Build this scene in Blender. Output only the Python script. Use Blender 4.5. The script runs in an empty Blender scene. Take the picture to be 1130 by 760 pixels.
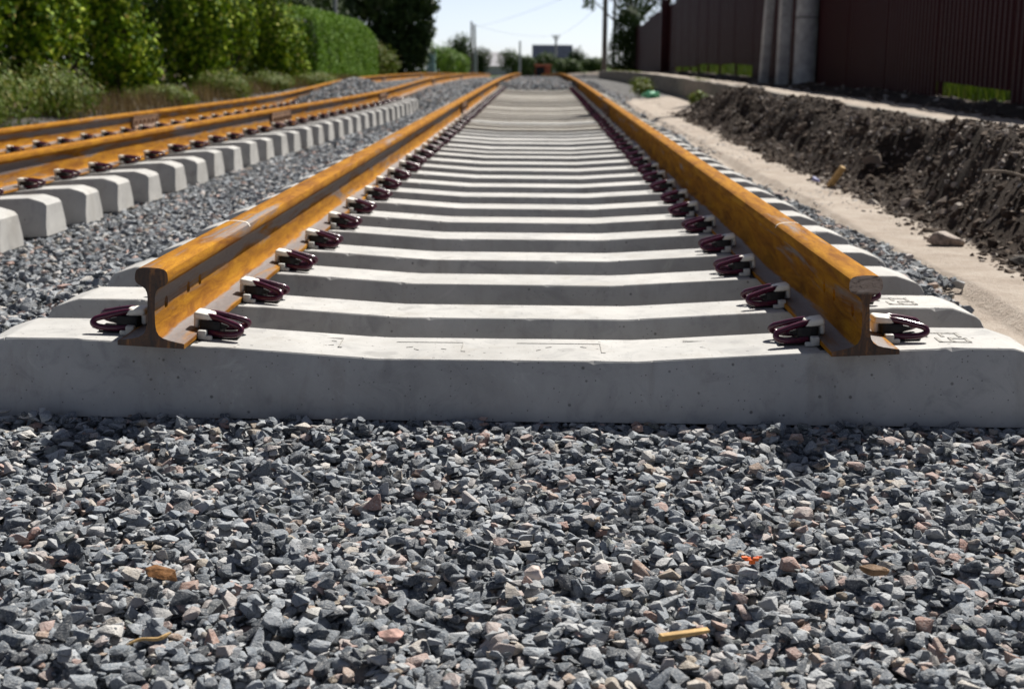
import bpy, bmesh, math, random
import numpy as np
from mathutils import Vector, Matrix
random.seed(7)
RNG = np.random.default_rng(7)
SC = bpy.context.scene
COL = SC.collection

# ------------------------------------------------------------------ helpers
def link(name, me, mat=None, parent=None, smooth=None):
    o = bpy.data.objects.new(name, me)
    COL.objects.link(o)
    if mat is not None and me is not None:
        for m in (mat if isinstance(mat, (list, tuple)) else [mat]):
            me.materials.append(m)
    if parent is not None:
        o.parent = parent
    if smooth is not None:
        me.shade_smooth()
        me.set_sharp_from_angle(angle=math.radians(smooth))
    return o

def tag(o, label=None, cat=None, group=None, kind=None):
    if label: o["label"] = label
    if cat: o["category"] = cat
    if group: o["group"] = group
    if kind: o["kind"] = kind
    return o

def empty(name, loc, label, cat, group=None, rz=0.0):
    o = bpy.data.objects.new(name, None)
    o.empty_display_size = 0.2
    COL.objects.link(o)
    o.location = loc
    o.rotation_euler = (0, 0, rz)
    return tag(o, label, cat, group)

def copy_tree(o, parent=None):
    c = o.copy()
    COL.objects.link(c)
    if parent is not None: c.parent = parent
    for ch in o.children:
        copy_tree(ch, c)
    return c

def np_mesh(name, V, T, attrs=None, flat=True):
    """V (n,3), T (m,k) equal-size polygons, attrs {name: per-vertex floats or vectors}"""
    me = bpy.data.meshes.new(name)
    V = np.ascontiguousarray(V, dtype=np.float32); T = np.ascontiguousarray(T, dtype=np.int32)
    n, (m, k) = len(V), T.shape
    me.vertices.add(n); me.vertices.foreach_set("co", V.ravel())
    me.loops.add(m * k); me.loops.foreach_set("vertex_index", T.ravel())
    me.polygons.add(m)
    me.polygons.foreach_set("loop_start", np.arange(0, m * k, k, dtype=np.int32))
    for a, d in (attrs or {}).items():
        d = np.asarray(d, dtype=np.float32)
        if d.ndim == 1:
            at = me.attributes.new(a, 'FLOAT', 'POINT'); at.data.foreach_set("value", d)
        else:
            at = me.attributes.new(a, 'FLOAT_VECTOR', 'POINT'); at.data.foreach_set("vector", np.ascontiguousarray(d).ravel())
    me.update(calc_edges=True)
    if flat: me.shade_flat()
    else: me.shade_smooth()
    return me

def bm_mesh(name, bm):
    bmesh.ops.recalc_face_normals(bm, faces=bm.faces[:])
    me = bpy.data.meshes.new(name)
    bm.to_mesh(me); bm.free()
    return me

def add_box(bm, c, s, bevel=0.0, rot=None, seg=2):
    r = bmesh.ops.create_cube(bm, size=1.0)
    vs = r["verts"]
    bmesh.ops.scale(bm, vec=s, verts=vs)
    if bevel > 0:
        es = list({e for v in vs for e in v.link_edges})
        rb = bmesh.ops.bevel(bm, geom=es, offset=bevel, segments=seg, profile=0.5, affect='EDGES')
        vs = list({v for f in rb["faces"] for v in f.verts} | {v for v in vs if v.is_valid})
    if rot is not None:
        bmesh.ops.rotate(bm, verts=vs, cent=(0, 0, 0), matrix=rot)
    bmesh.ops.translate(bm, vec=c, verts=vs)
    return vs

def add_tube(bm, pts, rad, n=10, closed=False):
    pts = [Vector(p) for p in pts]
    rads = rad if isinstance(rad, (list, tuple)) else [rad] * len(pts)
    rings = []
    prev = None
    for i, p in enumerate(pts):
        a = pts[max(i - 1, 0)]; b = pts[min(i + 1, len(pts) - 1)]
        t = (b - a).normalized()
        if prev is None:
            u = t.cross(Vector((0, 0, 1)))
            if u.length < 1e-4: u = t.cross(Vector((1, 0, 0)))
        else:
            u = prev - t * prev.dot(t)
        u.normalize(); prev = u
        w = t.cross(u)
        rings.append([bm.verts.new(p + (u * math.cos(2 * math.pi * k / n) + w * math.sin(2 * math.pi * k / n)) * rads[i]) for k in range(n)])
    for i in range(len(rings) - 1):
        for k in range(n):
            bm.faces.new((rings[i][k], rings[i][(k + 1) % n], rings[i + 1][(k + 1) % n], rings[i + 1][k]))
    bm.faces.new(rings[0]); bm.faces.new(rings[-1])

def catmull(P, per=6):
    P = [Vector(p) for p in P]
    out = []
    for i in range(len(P) - 1):
        p0 = P[max(i - 1, 0)]; p1 = P[i]; p2 = P[i + 1]; p3 = P[min(i + 2, len(P) - 1)]
        for k in range(per):
            t = k / per
            out.append(0.5 * ((2 * p1) + (p2 - p0) * t + (2 * p0 - 5 * p1 + 4 * p2 - p3) * t * t + (3 * p1 - p0 - 3 * p2 + p3) * t ** 3))
    out.append(P[-1])
    return out

def vnoise(x, y, seed=0):
    """smooth value noise on arrays, range about -1..1"""
    xi = np.floor(x).astype(np.int64); yi = np.floor(y).astype(np.int64)
    fx = x - xi; fy = y - yi
    fx = fx * fx * (3 - 2 * fx); fy = fy * fy * (3 - 2 * fy)
    def h(a, b):
        n = (a * 374761393 + b * 668265263 + seed * 974634777) & 0xffffffff
        n = ((n ^ (n >> 13)) * 1274126177) & 0xffffffff
        return ((n ^ (n >> 16)) & 0xffff) / 32767.5 - 1
    return (h(xi, yi) * (1 - fx) + h(xi + 1, yi) * fx) * (1 - fy) + (h(xi, yi + 1) * (1 - fx) + h(xi + 1, yi + 1) * fx) * fy

def fbm(x, y, seed=0, o=4):
    s = 0; a = 1; t = 0
    for i in range(o):
        s = s + a * vnoise(x * 2 ** i, y * 2 ** i, seed + i * 17); t += a; a *= 0.5
    return s / t

def sstep(a, b, x):
    t = np.clip((np.asarray(x, dtype=float) - a) / (b - a), 0, 1)
    return t * t * (3 - 2 * t)

# ------------------------------------------------------------------ materials
class M:
    """small node-graph helper"""
    def __init__(s, name):
        s.m = bpy.data.materials.new(name); s.m.use_nodes = True
        s.t = s.m.node_tree; s.n = s.t.nodes; s.n.clear()
        s.out = s.n.new("ShaderNodeOutputMaterial")
        s.p = s.n.new("ShaderNodeBsdfPrincipled")
        s.t.links.new(s.p.outputs[0], s.out.inputs[0])
    def l(s, a, b): s.t.links.new(a, b)
    def put(s, sock, v):
        if isinstance(v, bpy.types.NodeSocket): s.l(v, sock)
        else: sock.default_value = v
    def coord(s, kind="Object"):
        return s.n.new("ShaderNodeTexCoord").outputs[kind]
    def pos(s): return s.n.new("ShaderNodeNewGeometry").outputs["Position"]
    def attr(s, name, out="Fac"):
        a = s.n.new("ShaderNodeAttribute"); a.attribute_name = name; return a.outputs[out]
    def objrand(s): return s.n.new("ShaderNodeObjectInfo").outputs["Random"]
    def noise(s, vec, scale, detail=4, rough=0.55, dist=0.0, out="Fac"):
        n = s.n.new("ShaderNodeTexNoise"); s.l(vec, n.inputs["Vector"])
        n.inputs["Scale"].default_value = scale; n.inputs["Detail"].default_value = detail
        n.inputs["Roughness"].default_value = rough; n.inputs["Distortion"].default_value = dist
        return n.outputs[out]
    def voro(s, vec, scale, feature='F1', out="Distance"):
        n = s.n.new("ShaderNodeTexVoronoi"); n.feature = feature; s.l(vec, n.inputs["Vector"])
        n.inputs["Scale"].default_value = scale; return n.outputs[out]
    def ramp(s, fac, stops, interp='LINEAR'):
        r = s.n.new("ShaderNodeValToRGB"); s.l(fac, r.inputs[0]); r.color_ramp.interpolation = interp
        e = r.color_ramp.elements
        while len(e) < len(stops): e.new(0.5)
        for el, (p, c) in zip(e, stops):
            el.position = p
            el.color = (c, c, c, 1) if isinstance(c, (int, float)) else (*c, 1)
        return r.outputs[0]
    def mix(s, fac, a, b, mode='MIX'):
        m = s.n.new("ShaderNodeMix"); m.data_type = 'RGBA'; m.blend_type = mode
        s.put(m.inputs[0], fac)
        for i, v in ((6, a), (7, b)):
            s.put(m.inputs[i], v if isinstance(v, bpy.types.NodeSocket) else (*v, 1))
        return m.outputs[2]
    def math(s, op, a, b=0.0, clamp=False):
        m = s.n.new("ShaderNodeMath"); m.operation = op; m.use_clamp = clamp
        s.put(m.inputs[0], a); s.put(m.inputs[1], b); return m.outputs[0]
    def scale(s, vec, sc):
        m = s.n.new("ShaderNodeMapping"); s.l(vec, m.inputs[0]); m.inputs["Scale"].default_value = sc; return m.outputs[0]
    def sep(s, vec):
        n = s.n.new("ShaderNodeSeparateXYZ"); s.l(vec, n.inputs[0]); return n.outputs
    def bump(s, h, strength=0.3, dist=0.01, prev=None):
        b = s.n.new("ShaderNodeBump"); s.l(h, b.inputs["Height"]); b.inputs["Strength"].default_value = strength
        b.inputs["Distance"].default_value = dist
        if prev is not None: s.l(prev, b.inputs["Normal"])
        return b.outputs[0]
    def done(s, color=None, rough=0.8, spec=0.3, normal=None, metal=0.0):
        if color is not None: s.put(s.p.inputs["Base Color"], color if isinstance(color, bpy.types.NodeSocket) else (*color, 1))
        s.put(s.p.inputs["Roughness"], rough); s.put(s.p.inputs["Metallic"], metal)
        s.put(s.p.inputs["Specular IOR Level"], spec)
        if normal is not None: s.l(normal, s.p.inputs["Normal"])
        return s.m

def plain(name, col, rough=0.6, spec=0.3, metal=0.0, var=0.25, sc=30, bump=0.1):
    m = M(name); p = m.coord()
    n = m.noise(p, sc, 5)
    c = m.mix(m.ramp(n, [(0.3, 0.0), (0.7, 1.0)]), tuple(x * (1 - var) for x in col), tuple(min(1, x * (1 + var)) for x in col))
    return m.done(c, rough, spec, m.bump(n, bump, 0.01), metal)

def mat_rail():
    m = M("rusty_steel")
    pr = m.attr("prof", "Vector"); X, Y, Z = m.sep(pr)
    n1 = m.noise(m.scale(pr, (16, 1.5, 16)), 1.0, 7, 0.68, 0.8); grain = m.noise(m.scale(pr, (1, 0.7, 1)), 420, 4, 0.7)
    n2 = m.noise(m.scale(pr, (60, 20, 60)), 1.6, 6, 0.7); n3 = m.noise(m.scale(pr, (30, 4, 30)), 1.0, 7, 0.7, 0.5)
    nbig = m.noise(m.scale(pr, (7, 0.45, 5)), 1.0, 5, 0.65, 0.5); drip = m.noise(m.scale(pr, (6, 28, 3)), 1.0, 5, 0.65)
    rust = m.ramp(n3, [(0.26, (0.105, 0.033, 0.006)), (0.42, (0.225, 0.088, 0.006)), (0.58, (0.355, 0.158, 0.007)), (0.76, (0.46, 0.235, 0.016))])
    rust = m.mix(m.ramp(grain, [(0.35, 0.55), (0.52, 0.0)]), rust, (0.105, 0.036, 0.008))
    rust = m.mix(m.ramp(n2, [(0.60, 0.0), (0.72, 0.6)]), rust, (0.085, 0.030, 0.012))
    rust = m.mix(m.ramp(drip, [(0.60, 0.0), (0.75, 0.5)]), rust, (0.14, 0.055, 0.016))
    # bare mill scale: web and foot top, patches on the head
    web = m.math('MULTIPLY', m.ramp(Z, [(0.070, 0.0), (0.100, 1.0)]), m.ramp(Z, [(0.128, 1.0), (0.142, 0.0)]))
    foot = m.math('MULTIPLY', m.ramp(Z, [(0.010, 0.0), (0.013, 1.0)]), m.ramp(Z, [(0.020, 1.0), (0.026, 0.0)]))
    lhs = m.ramp(X, [(0.0, 0.0), (0.01, 1.0)])                   # more mill scale on the web side that faces right
    web = m.math('MULTIPLY', web, m.math('ADD', m.math('MULTIPLY', lhs, 0.8), 0.2))
    zone = m.math('ADD', m.math('MULTIPLY', web, 0.17), m.math('MULTIPLY', foot, 0.17))
    f = m.math('ADD', m.math('ADD', m.math('MULTIPLY', nbig, 0.55), m.math('MULTIPLY', n1, 0.50)), zone)
    scalef = m.ramp(f, [(0.595, 0.0), (0.675, 1.0)])
    mill = m.mix(n2, (0.055, 0.046, 0.046), (0.17, 0.145, 0.14))
    mill = m.mix(m.ramp(grain, [(0.52, 0.0), (0.66, 0.5)]), mill, (0.20, 0.09, 0.02))
    c = m.mix(scalef, rust, mill)
    rgh = m.math('ADD', m.math('MULTIPLY', scalef, -0.36), 0.88)
    h = m.math('ADD', m.math('MULTIPLY', grain, 0.7), n2)
    return m.done(c, rgh, m.math('ADD', m.math('MULTIPLY', scalef, 0.25), 0.10), m.bump(h, 0.5, 0.0022))

def mat_railend(pale=False):
    m = M("pale_sawn_end" if pale else "sawn_rusty_end"); p = m.coord(); Z = m.sep(p)[2]
    n = m.noise(m.scale(p, (50, 40, 9)), 1.0, 6, 0.65, 0.8); n2 = m.noise(p, 160, 4)
    c = m.ramp(n, [(0.34, (0.020, 0.008, 0.004)), (0.52, (0.075, 0.028, 0.008)), (0.66, (0.24, 0.095, 0.018))])
    c = m.mix(m.ramp(n2, [(0.52, 0), (0.68, 0.8)]), c, (0.018, 0.008, 0.005))
    if pale:                                                      # fresh saw cut on the head
        h = m.ramp(Z, [(0.139, 0.0), (0.143, 1.0)])
        cut = m.ramp(m.noise(m.scale(p, (30, 40, 60)), 1.0, 6, 0.7, 1.0), [(0.36, (0.06, 0.03, 0.02)), (0.48, (0.34, 0.25, 0.19)), (0.7, (0.48, 0.38, 0.31))])
        c = m.mix(h, c, cut)
    return m.done(c, 0.38, 0.5, m.bump(n, 0.3, 0.003))

def mat_concrete(dust=0.0):
    m = M("cast_concrete" if not dust else "dusty_concrete"); p = m.coord(); r = m.objrand()
    sh = m.n.new("ShaderNodeVectorMath"); sh.operation = 'ADD'; m.l(p, sh.inputs[0])
    cb = m.n.new("ShaderNodeCombineXYZ"); m.l(m.math('MULTIPLY', r, 37.0), cb.inputs[0]); m.l(m.math('MULTIPLY', r, 91.0), cb.inputs[1])
    m.l(cb.outputs[0], sh.inputs[1]); q = sh.outputs[0]
    big = m.noise(q, 3.0, 6, 0.65, 0.3); mid = m.noise(q, 22, 5, 0.6); fine = m.noise(q, 240, 3, 0.6)
    c = m.ramp(big, [(0.30, (0.325, 0.32, 0.308)), (0.52, (0.415, 0.41, 0.397)), (0.72, (0.49, 0.48, 0.46))])
    c = m.mix(m.ramp(mid, [(0.55, 0.0), (0.8, 0.35)]), c, (0.34, 0.32, 0.29))
    c = m.mix(m.math('MULTIPLY', fine, 0.16), c, (0.25, 0.25, 0.25))
    # air-bubble pits
    v = m.voro(q, 26); vr = m.voro(q, 26, out="Color"); vx = m.sep(vr)[0]
    pit = m.math('MULTIPLY', m.ramp(v, [(0.07, 1.0), (0.12, 0.0)]), m.ramp(vx, [(0.60, 0.0), (0.62, 1.0)]))
    v2 = m.voro(q, 85); vx2 = m.sep(m.voro(q, 85, out="Color"))[0]
    pit2 = m.math('MULTIPLY', m.ramp(v2, [(0.10, 1.0), (0.17, 0.0)]), m.ramp(vx2, [(0.68, 0.0), (0.70, 1.0)]))
    pits = m.math('MAXIMUM', pit, pit2)
    c = m.mix(m.math('MULTIPLY', pits, 0.75), c, (0.07, 0.068, 0.065))
    # streaky grime and a brown wipe here and there
    stv = m.noise(m.scale(q, (9, 9, 1.3)), 1.0, 5, 0.65, 0.5)
    c = m.mix(m.ramp(stv, [(0.54, 0.0), (0.78, 0.55)]), c, (0.22, 0.195, 0.165))
    blot = m.noise(q, 9.0, 7, 0.72, 0.8)
    c = m.mix(m.ramp(blot, [(0.34, 0.42), (0.47, 0.0)]), c, (0.20, 0.20, 0.205))
    c = m.mix(m.ramp(blot, [(0.58, 0.0), (0.70, 0.4)]), c, (0.56, 0.55, 0.52))
    c = m.mix(m.ramp(m.noise(m.scale(q, (14, 3, 30)), 1.0, 6, 0.7, 0.6), [(0.64, 0.0), (0.74, 0.5)]), c, (0.15, 0.125, 0.10))
    c = m.mix(m.math('MULTIPLY', r, 0.15), c, (0.27, 0.255, 0.23))
    damp = m.noise(q, 5.5, 3, 0.5, 0.2)
    c = m.mix(m.ramp(damp, [(0.66, 0.0), (0.70, 0.45)]), c, (0.22, 0.215, 0.21))
    if dust: c = m.mix(m.math('MULTIPLY', m.ramp(mid, [(0.3, 0.5), (0.6, 1.0)]), dust), c, (0.27, 0.24, 0.195))
    h = m.math('SUBTRACT', m.math('ADD', m.math('MULTIPLY', fine, 0.3), m.math('MULTIPLY', mid, 0.5)), m.math('MULTIPLY', pits, 1.2))
    return m.done(c, 0.86, 0.25, m.bump(h, 0.35, 0.004))

def mat_stone():
    m = M("crushed_granite"); r = m.attr("rnd"); p = m.pos()
    c = m.ramp(r, [(0.0, (0.034, 0.040, 0.050)), (0.24, (0.080, 0.094, 0.112)), (0.47, (0.165, 0.188, 0.216)), (0.67, (0.275, 0.297, 0.322)),
                   (0.80, (0.35, 0.352, 0.352)), (0.86, (0.32, 0.265, 0.245)), (0.905, (0.30, 0.18, 0.15)), (0.935, (0.27, 0.22, 0.165)), (0.970, (0.46, 0.445, 0.425)), (0.985, (0.12, 0.135, 0.125)), (1.0, (0.07, 0.078, 0.086))])
    sh = m.n.new("ShaderNodeVectorMath"); sh.operation = 'ADD'; m.l(p, sh.inputs[0])
    cb = m.n.new("ShaderNodeCombineXYZ"); m.l(m.math('MULTIPLY', r, 53.0), cb.inputs[0]); m.l(m.math('MULTIPLY', r, 17.0), cb.inputs[1]); m.l(cb.outputs[0], sh.inputs[1]); q = sh.outputs[0]
    big = m.noise(q, 50, 6, 0.72, 0.6); sp = m.noise(q, 300, 3, 0.65); rid = m.noise(m.scale(q, (1, 1, 2.2)), 110, 4, 0.6, 1.0)
    c = m.mix(m.ramp(big, [(0.42, 0.0), (0.62, 0.5)]), c, m.mix(0.5, c, (0.42, 0.42, 0.42)))
    c = m.mix(m.ramp(big, [(0.30, 0.45), (0.44, 0.0)]), c, m.mix(0.6, c, (0.06, 0.065, 0.07)))
    c = m.mix(m.ramp(sp, [(0.55, 0.0), (0.66, 0.6)]), c, (0.42, 0.41, 0.39))
    c = m.mix(m.ramp(sp, [(0.32, 0.6), (0.43, 0.0)]), c, (0.045, 0.05, 0.055))
    b = m.bump(rid, 0.5, 0.007); b = m.bump(m.math('ADD', big, m.math('MULTIPLY', sp, 0.5)), 0.45, 0.004, b)
    return m.done(c, 0.78, 0.22, b)

def mat_ground():
    m = M("ground_soil"); p = m.pos()
    z = m.attr("zone", "Vector"); sand, grass, soil = m.sep(z)
    n = m.noise(p, 6, 6, 0.65); f = m.noise(p, 60, 5, 0.65); g = m.noise(p, 220, 3, 0.6)
    base = m.mix(m.ramp(f, [(0.35, 0), (0.65, 1)]), (0.055, 0.056, 0.058), (0.17, 0.165, 0.16))
    sc = m.mix(m.ramp(n, [(0.35, 0), (0.65, 1)]), (0.31, 0.262, 0.220), (0.41, 0.360, 0.312))
    sc = m.mix(m.ramp(f, [(0.56, 0), (0.72, 0.6)]), sc, (0.22, 0.18, 0.145))
    gc = m.mix(m.ramp(f, [(0.35, 0), (0.7, 1)]), (0.025, 0.045, 0.008), (0.085, 0.125, 0.020))
    so = m.mix(m.ramp(n, [(0.3, 0), (0.7, 1)]), (0.018, 0.013, 0.010), (0.050, 0.037, 0.029))
    so = m.mix(m.ramp(f, [(0.60, 0), (0.72, 0.6)]), so, (0.20, 0.165, 0.14))
    ns = m.math('MULTIPLY', m.math('SUBTRACT', n, 0.5), 0.9)
    def sharp(s): return m.ramp(m.math('ADD', s, ns), [(0.42, 0), (0.58, 1)])
    c = m.mix(sharp(sand), base, sc); c = m.mix(sharp(grass), c, gc); c = m.mix(sharp(soil), c, so)
    return m.done(c, 0.95, 0.1, m.bump(m.math('ADD', f, m.math('MULTIPLY', g, 0.4)), 0.7, 0.02))

def mat_clod():
    m = M("soil_clod"); p = m.pos(); r = m.attr("rnd")
    n = m.noise(p, 45, 5, 0.7)
    c = m.ramp(r, [(0.0, (0.022, 0.016, 0.013)), (0.4, (0.06, 0.044, 0.034)), (0.72, (0.125, 0.097, 0.077)), (0.90, (0.22, 0.185, 0.16)), (1.0, (0.36, 0.33, 0.30))])
    c = m.mix(m.ramp(n, [(0.5, 0), (0.75, 0.5)]), c, (0.12, 0.09, 0.07))
    return m.done(c, 0.95, 0.1, m.bump(n, 0.6, 0.012))

def mat_leaf(name, stops, trans=0.25, rough=0.55):
    m = M(name); r = m.attr("rnd")
    c = m.ramp(r, stops)
    m.done(c, rough, 0.12)
    tr = m.n.new("ShaderNodeBsdfTranslucent"); m.l(m.mix(0.5, c, m.mix(1.0, c, (1.0, 1.0, 0.35), 'MULTIPLY')), tr.inputs[0])
    mx = m.n.new("ShaderNodeMixShader"); mx.inputs[0].default_value = trans
    m.l(m.p.outputs[0], mx.inputs[1]); m.l(tr.outputs[0], mx.inputs[2]); m.l(mx.outputs[0], m.out.inputs[0])
    return m.m

def mat_bark(name, a, b):
    m = M(name); p = m.coord()
    n = m.noise(m.scale(p, (14, 14, 2.5)), 1.0, 6, 0.65, 0.4)
    return m.done(m.mix(n, a, b), 0.9, 0.15, m.bump(n, 0.8, 0.03))

def mat_fence():
    m = M("maroon_coated_sheet"); p = m.coord()
    n = m.noise(m.scale(p, (3, 3, 0.6)), 1.0, 5, 0.6); f = m.noise(p, 40, 3)
    c = m.mix(n, (0.027, 0.0040, 0.0055), (0.040, 0.0060, 0.0080))
    c = m.mix(m.ramp(f, [(0.6, 0), (0.8, 0.25)]), c, (0.035, 0.016, 0.016))
    return m.done(c, m.math('ADD', m.math('MULTIPLY', f, 0.2), 0.42), 0.14)

RAIL = mat_rail(); RAILEND = mat_railend(); RAILEND_PALE = mat_railend(True); CONC = mat_concrete(); STONE = mat_stone(); GROUND = mat_ground(); CLOD = mat_clod(); FENCE = mat_fence()
CLIP = plain("plum_enamel", (0.060, 0.006, 0.022), 0.22, 0.55, 0.0, 0.25, 60, 0.05)
INSUL = plain("cream_plastic", (0.74, 0.71, 0.63), 0.5, 0.35, 0.0, 0.12, 40, 0.1)
ANCHOR = plain("black_cast_iron", (0.009, 0.008, 0.0075), 0.55, 0.4, 0.2, 0.4, 60, 0.3)
SPACER = plain("grey_plastic", (0.42, 0.42, 0.40), 0.5, 0.3, 0.0, 0.15, 50, 0.1)
PLATE = plain("dull_brown_steel", (0.17, 0.095, 0.055), 0.7, 0.3, 0.0, 0.4, 25, 0.3)
CHALK = plain("chalk_paint", (0.78, 0.74, 0.66), 0.9, 0.1, 0.0, 0.15, 90, 0.1)
MARK = plain("darker_cast_mark", (0.33, 0.32, 0.30), 0.9, 0.1, 0.0, 0.3, 120, 0.2)
POLEC = plain("weathered_pole_concrete", (0.34, 0.34, 0.34), 0.9, 0.15, 0.0, 0.3, 7, 0.3)
POSTR = plain("dark_red_painted_steel", (0.035, 0.006, 0.007), 0.6, 0.2, 0.0, 0.3, 8, 0.1)
KERB = plain("kerb_concrete", (0.21, 0.19, 0.165), 0.92, 0.15, 0.0, 0.35, 6, 0.4)
WOOD = plain("split_pine", (0.44, 0.29, 0.125), 0.75, 0.2, 0.0, 0.3, 50, 0.3)
GREYWOOD = plain("grey_timber", (0.17, 0.155, 0.14), 0.9, 0.1, 0.0, 0.3, 6, 0.3)
WIRE = plain("cable_black", (0.03, 0.03, 0.03), 0.6, 0.3, 0.0, 0.1, 5, 0.0)
SLATE = plain("dark_blue_roof", (0.022, 0.030, 0.050), 0.95, 0.05, 0.0, 0.2, 1, 0.1)
RENDERW = plain("pale_render", (0.42, 0.40, 0.37), 0.9, 0.1, 0.0, 0.15, 1, 0.1)
WHITEWALL = plain("whitewashed_wall", (0.40, 0.39, 0.41), 0.9, 0.1, 0.0, 0.1, 1, 0.1)
REDM = plain("rust_red_paint", (0.30, 0.085, 0.045), 0.8, 0.2, 0.0, 0.3, 3, 0.1)
DARKM = plain("dark_opening", (0.02, 0.02, 0.022), 0.8, 0.2, 0.0, 0.2, 3, 0.0)
TEAL = plain("faded_green_paint", (0.20, 0.33, 0.30), 0.7, 0.2, 0.0, 0.2, 4, 0.1)

# ------------------------------------------------------------------ camera
cx, cz, PITCH, YAW, ROLL, FPX = 0.07, 0.65, 0.2009, 0.0186, 0.0082, 1569.0
fw = Vector((-math.sin(YAW) * math.cos(PITCH), math.cos(YAW) * math.cos(PITCH), -math.sin(PITCH)))
r0 = Vector((math.cos(YAW), math.sin(YAW), 0)); u0 = r0.cross(fw)
rr = r0 * math.cos(ROLL) + u0 * math.sin(ROLL); uu = -r0 * math.sin(ROLL) + u0 * math.cos(ROLL)
cam = bpy.data.cameras.new("camera"); camo = bpy.data.objects.new("camera", cam); COL.objects.link(camo)
camo.matrix_world = Matrix(((rr.x, uu.x, -fw.x, cx), (rr.y, uu.y, -fw.y, 0), (rr.z, uu.z, -fw.z, cz), (0, 0, 0, 1)))
cam.sensor_width = 36; cam.lens = FPX / 1130 * 36; cam.clip_start = 0.05; cam.clip_end = 3000
cam.dof.use_dof = True; cam.dof.focus_distance = 2.8; cam.dof.aperture_fstop = 6.3
SC.camera = camo

# ------------------------------------------------------------------ levels and lines
def drop(y):                       # the line falls away beyond a crest
    y = np.asarray(y, dtype=float)
    t = np.maximum(0, np.minimum(y, 62) - 20)
    return -0.00017 * t * t - 0.0140 * np.maximum(0, y - 62)

LT_Y = [0, 5, 9, 13.6, 17.6, 20.5, 25, 33, 45, 60, 90, 160]
LT_X = [-3.52, -3.48, -3.40, -3.24, -3.06, -2.98, -3.06, -3.22, -3.26, -3.36, -3.9, -6.2]
def lt_x(y):
    y = np.asarray(y, dtype=float)
    return np.interp(y, LT_Y, LT_X) * 0.4 + 0.3 * (np.interp(y - 1.8, LT_Y, LT_X) + np.interp(y + 1.8, LT_Y, LT_X))
def lt_z(y): return -0.085 + 0.06 * sstep(20, 31, y) + drop(y)
def lt_tilt(y): return 0.05 * (1 - sstep(20, 31, y))          # its right-hand rail lies a little higher
def lt_zr(y): return lt_z(y) + 0.8 * lt_tilt(y)
def lt_zl(y): return lt_z(y) - 0.8 * lt_tilt(y)
def mt_x(y):
    return -0.00022 * np.maximum(0, np.asarray(y, dtype=float) - 45) ** 2
def mt_z(y): return drop(y)

def ground_z(x, y):
    """height of the loose surface (stone tops on ballast, sand or soil elsewhere)"""
    x = np.asarray(x, dtype=float); y = np.asarray(y, dtype=float)
    d = drop(y)
    mx = mt_x(y); lx = lt_x(y); lz = lt_z(y) - d
    # ballast bed
    bed = np.full(np.broadcast(x, y).shape, -0.180)
    side = sstep(3.2, 3.9, y)                                  # fuller beside the laid track than before its end
    bed = bed + 0.022 * np.exp(-((y - 3.14) / 0.17) ** 2) * (np.abs(x) < 1.4)
    bed = bed + side * 0.110 * np.exp(-((np.abs(x - mx) - 1.32) / 0.24) ** 2)
    t = np.clip((x - (lx + 1.15)) / (np.maximum(mx - 1.45 - (lx + 1.15), 0.2)), 0, 1)
    lowb = lz - 0.118
    z = np.where(x < mx - 1.45, lowb + (bed - lowb) * sstep(0.05, 1, t), bed)
    z = np.where((x < lx + 1.22) & (y < 22), np.minimum(z, lz - 0.172 + lt_tilt(y) * (x - lx) - 0.012), z)
    # mound over the sleepers from 29 m on
    mo = sstep(28.2, 29.6, y + 0.25 * vnoise(x * 2, y * 2, 5))
    mm = mo * np.exp(-np.maximum(0, np.abs(x - mx) - 1.0) ** 2 / 0.12)
    z = z + mm * (0.20 + 0.02 * vnoise(x * 1.5, y * 1.5, 3) + 0.07 * np.exp(-((y - 31) / 1.6) ** 2))
    ml = sstep(21.3, 23, y) * np.exp(-np.maximum(0, np.abs(x - lx) - 1.4) ** 2 / 0.3)
    z = z + ml * 0.12
    z = z + 0.26 * np.exp(-((x - (lx - 0.25)) / 0.42) ** 2 - ((y - 26.0) / 3.2) ** 2)
    # left verge
    lv = sstep(0.0, 1.2, (lx - 1.6) - x)
    z = z * (1 - lv) + lv * (-0.12 + 0.05 * fbm(x * 0.9, y * 0.9, 9))
    z = np.where(x < -7.5, z + 0.12 * (-7.5 - x).clip(0, 3), z)
    # right: sand strip, soil bank, kerbed path
    sd = sstep(1.24, 1.42, x) * sstep(2.6, 3.5, y)
    z = z * (1 - sd) + sd * (-0.095 + 0.02 * fbm(x * 3, y * 1.5, 21))
    pathz = 0.265 - 0.03 * sstep(2.6, 3.6, x)
    bankw = 1 - sstep(17.3, 20.0, y + 0.8 * vnoise(x, y * 0.7, 2))
    foot = 1.84 + 0.07 * vnoise(y * 0.9, y * 0 + 3, 4) + 0.05 * vnoise(y * 3.1, y * 0 + 1, 6)
    up = sstep(0, 1, (x - foot) / (2.40 - foot))
    rough = fbm(x * 1.6, y * 1.3, 31) * 0.33 + fbm(x * 6, y * 5, 33) * 0.09
    bank = -0.09 + 0.350 * up ** 0.8 + rough * np.sin(np.pi * np.clip((x - foot) / 0.70, 0, 1)) + 0.02 * fbm(x * 14, y * 12, 37)
    bank = np.minimum(bank, 0.31)
    inb = (x > foot) & (x < 2.53)
    z = np.where(inb, np.maximum(z, bank * bankw + (1 - bankw) * (-0.09 + 0.05 * sstep(1.7, 2.4, x) + 0.02 * rough)), z)
    z = np.where(x >= 2.53, pathz + 0.015 * fbm(x * 3, y * 3, 41) + 0.8 * sstep(4.8, 9, x) + 0.07 * np.exp(-((x - 3.9 - 0.0174 * (y - 12)) / 0.22) ** 2) * (0.5 + 0.8 * fbm(x * 2, y * 1.3, 44)), z)
    return z + d

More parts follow.
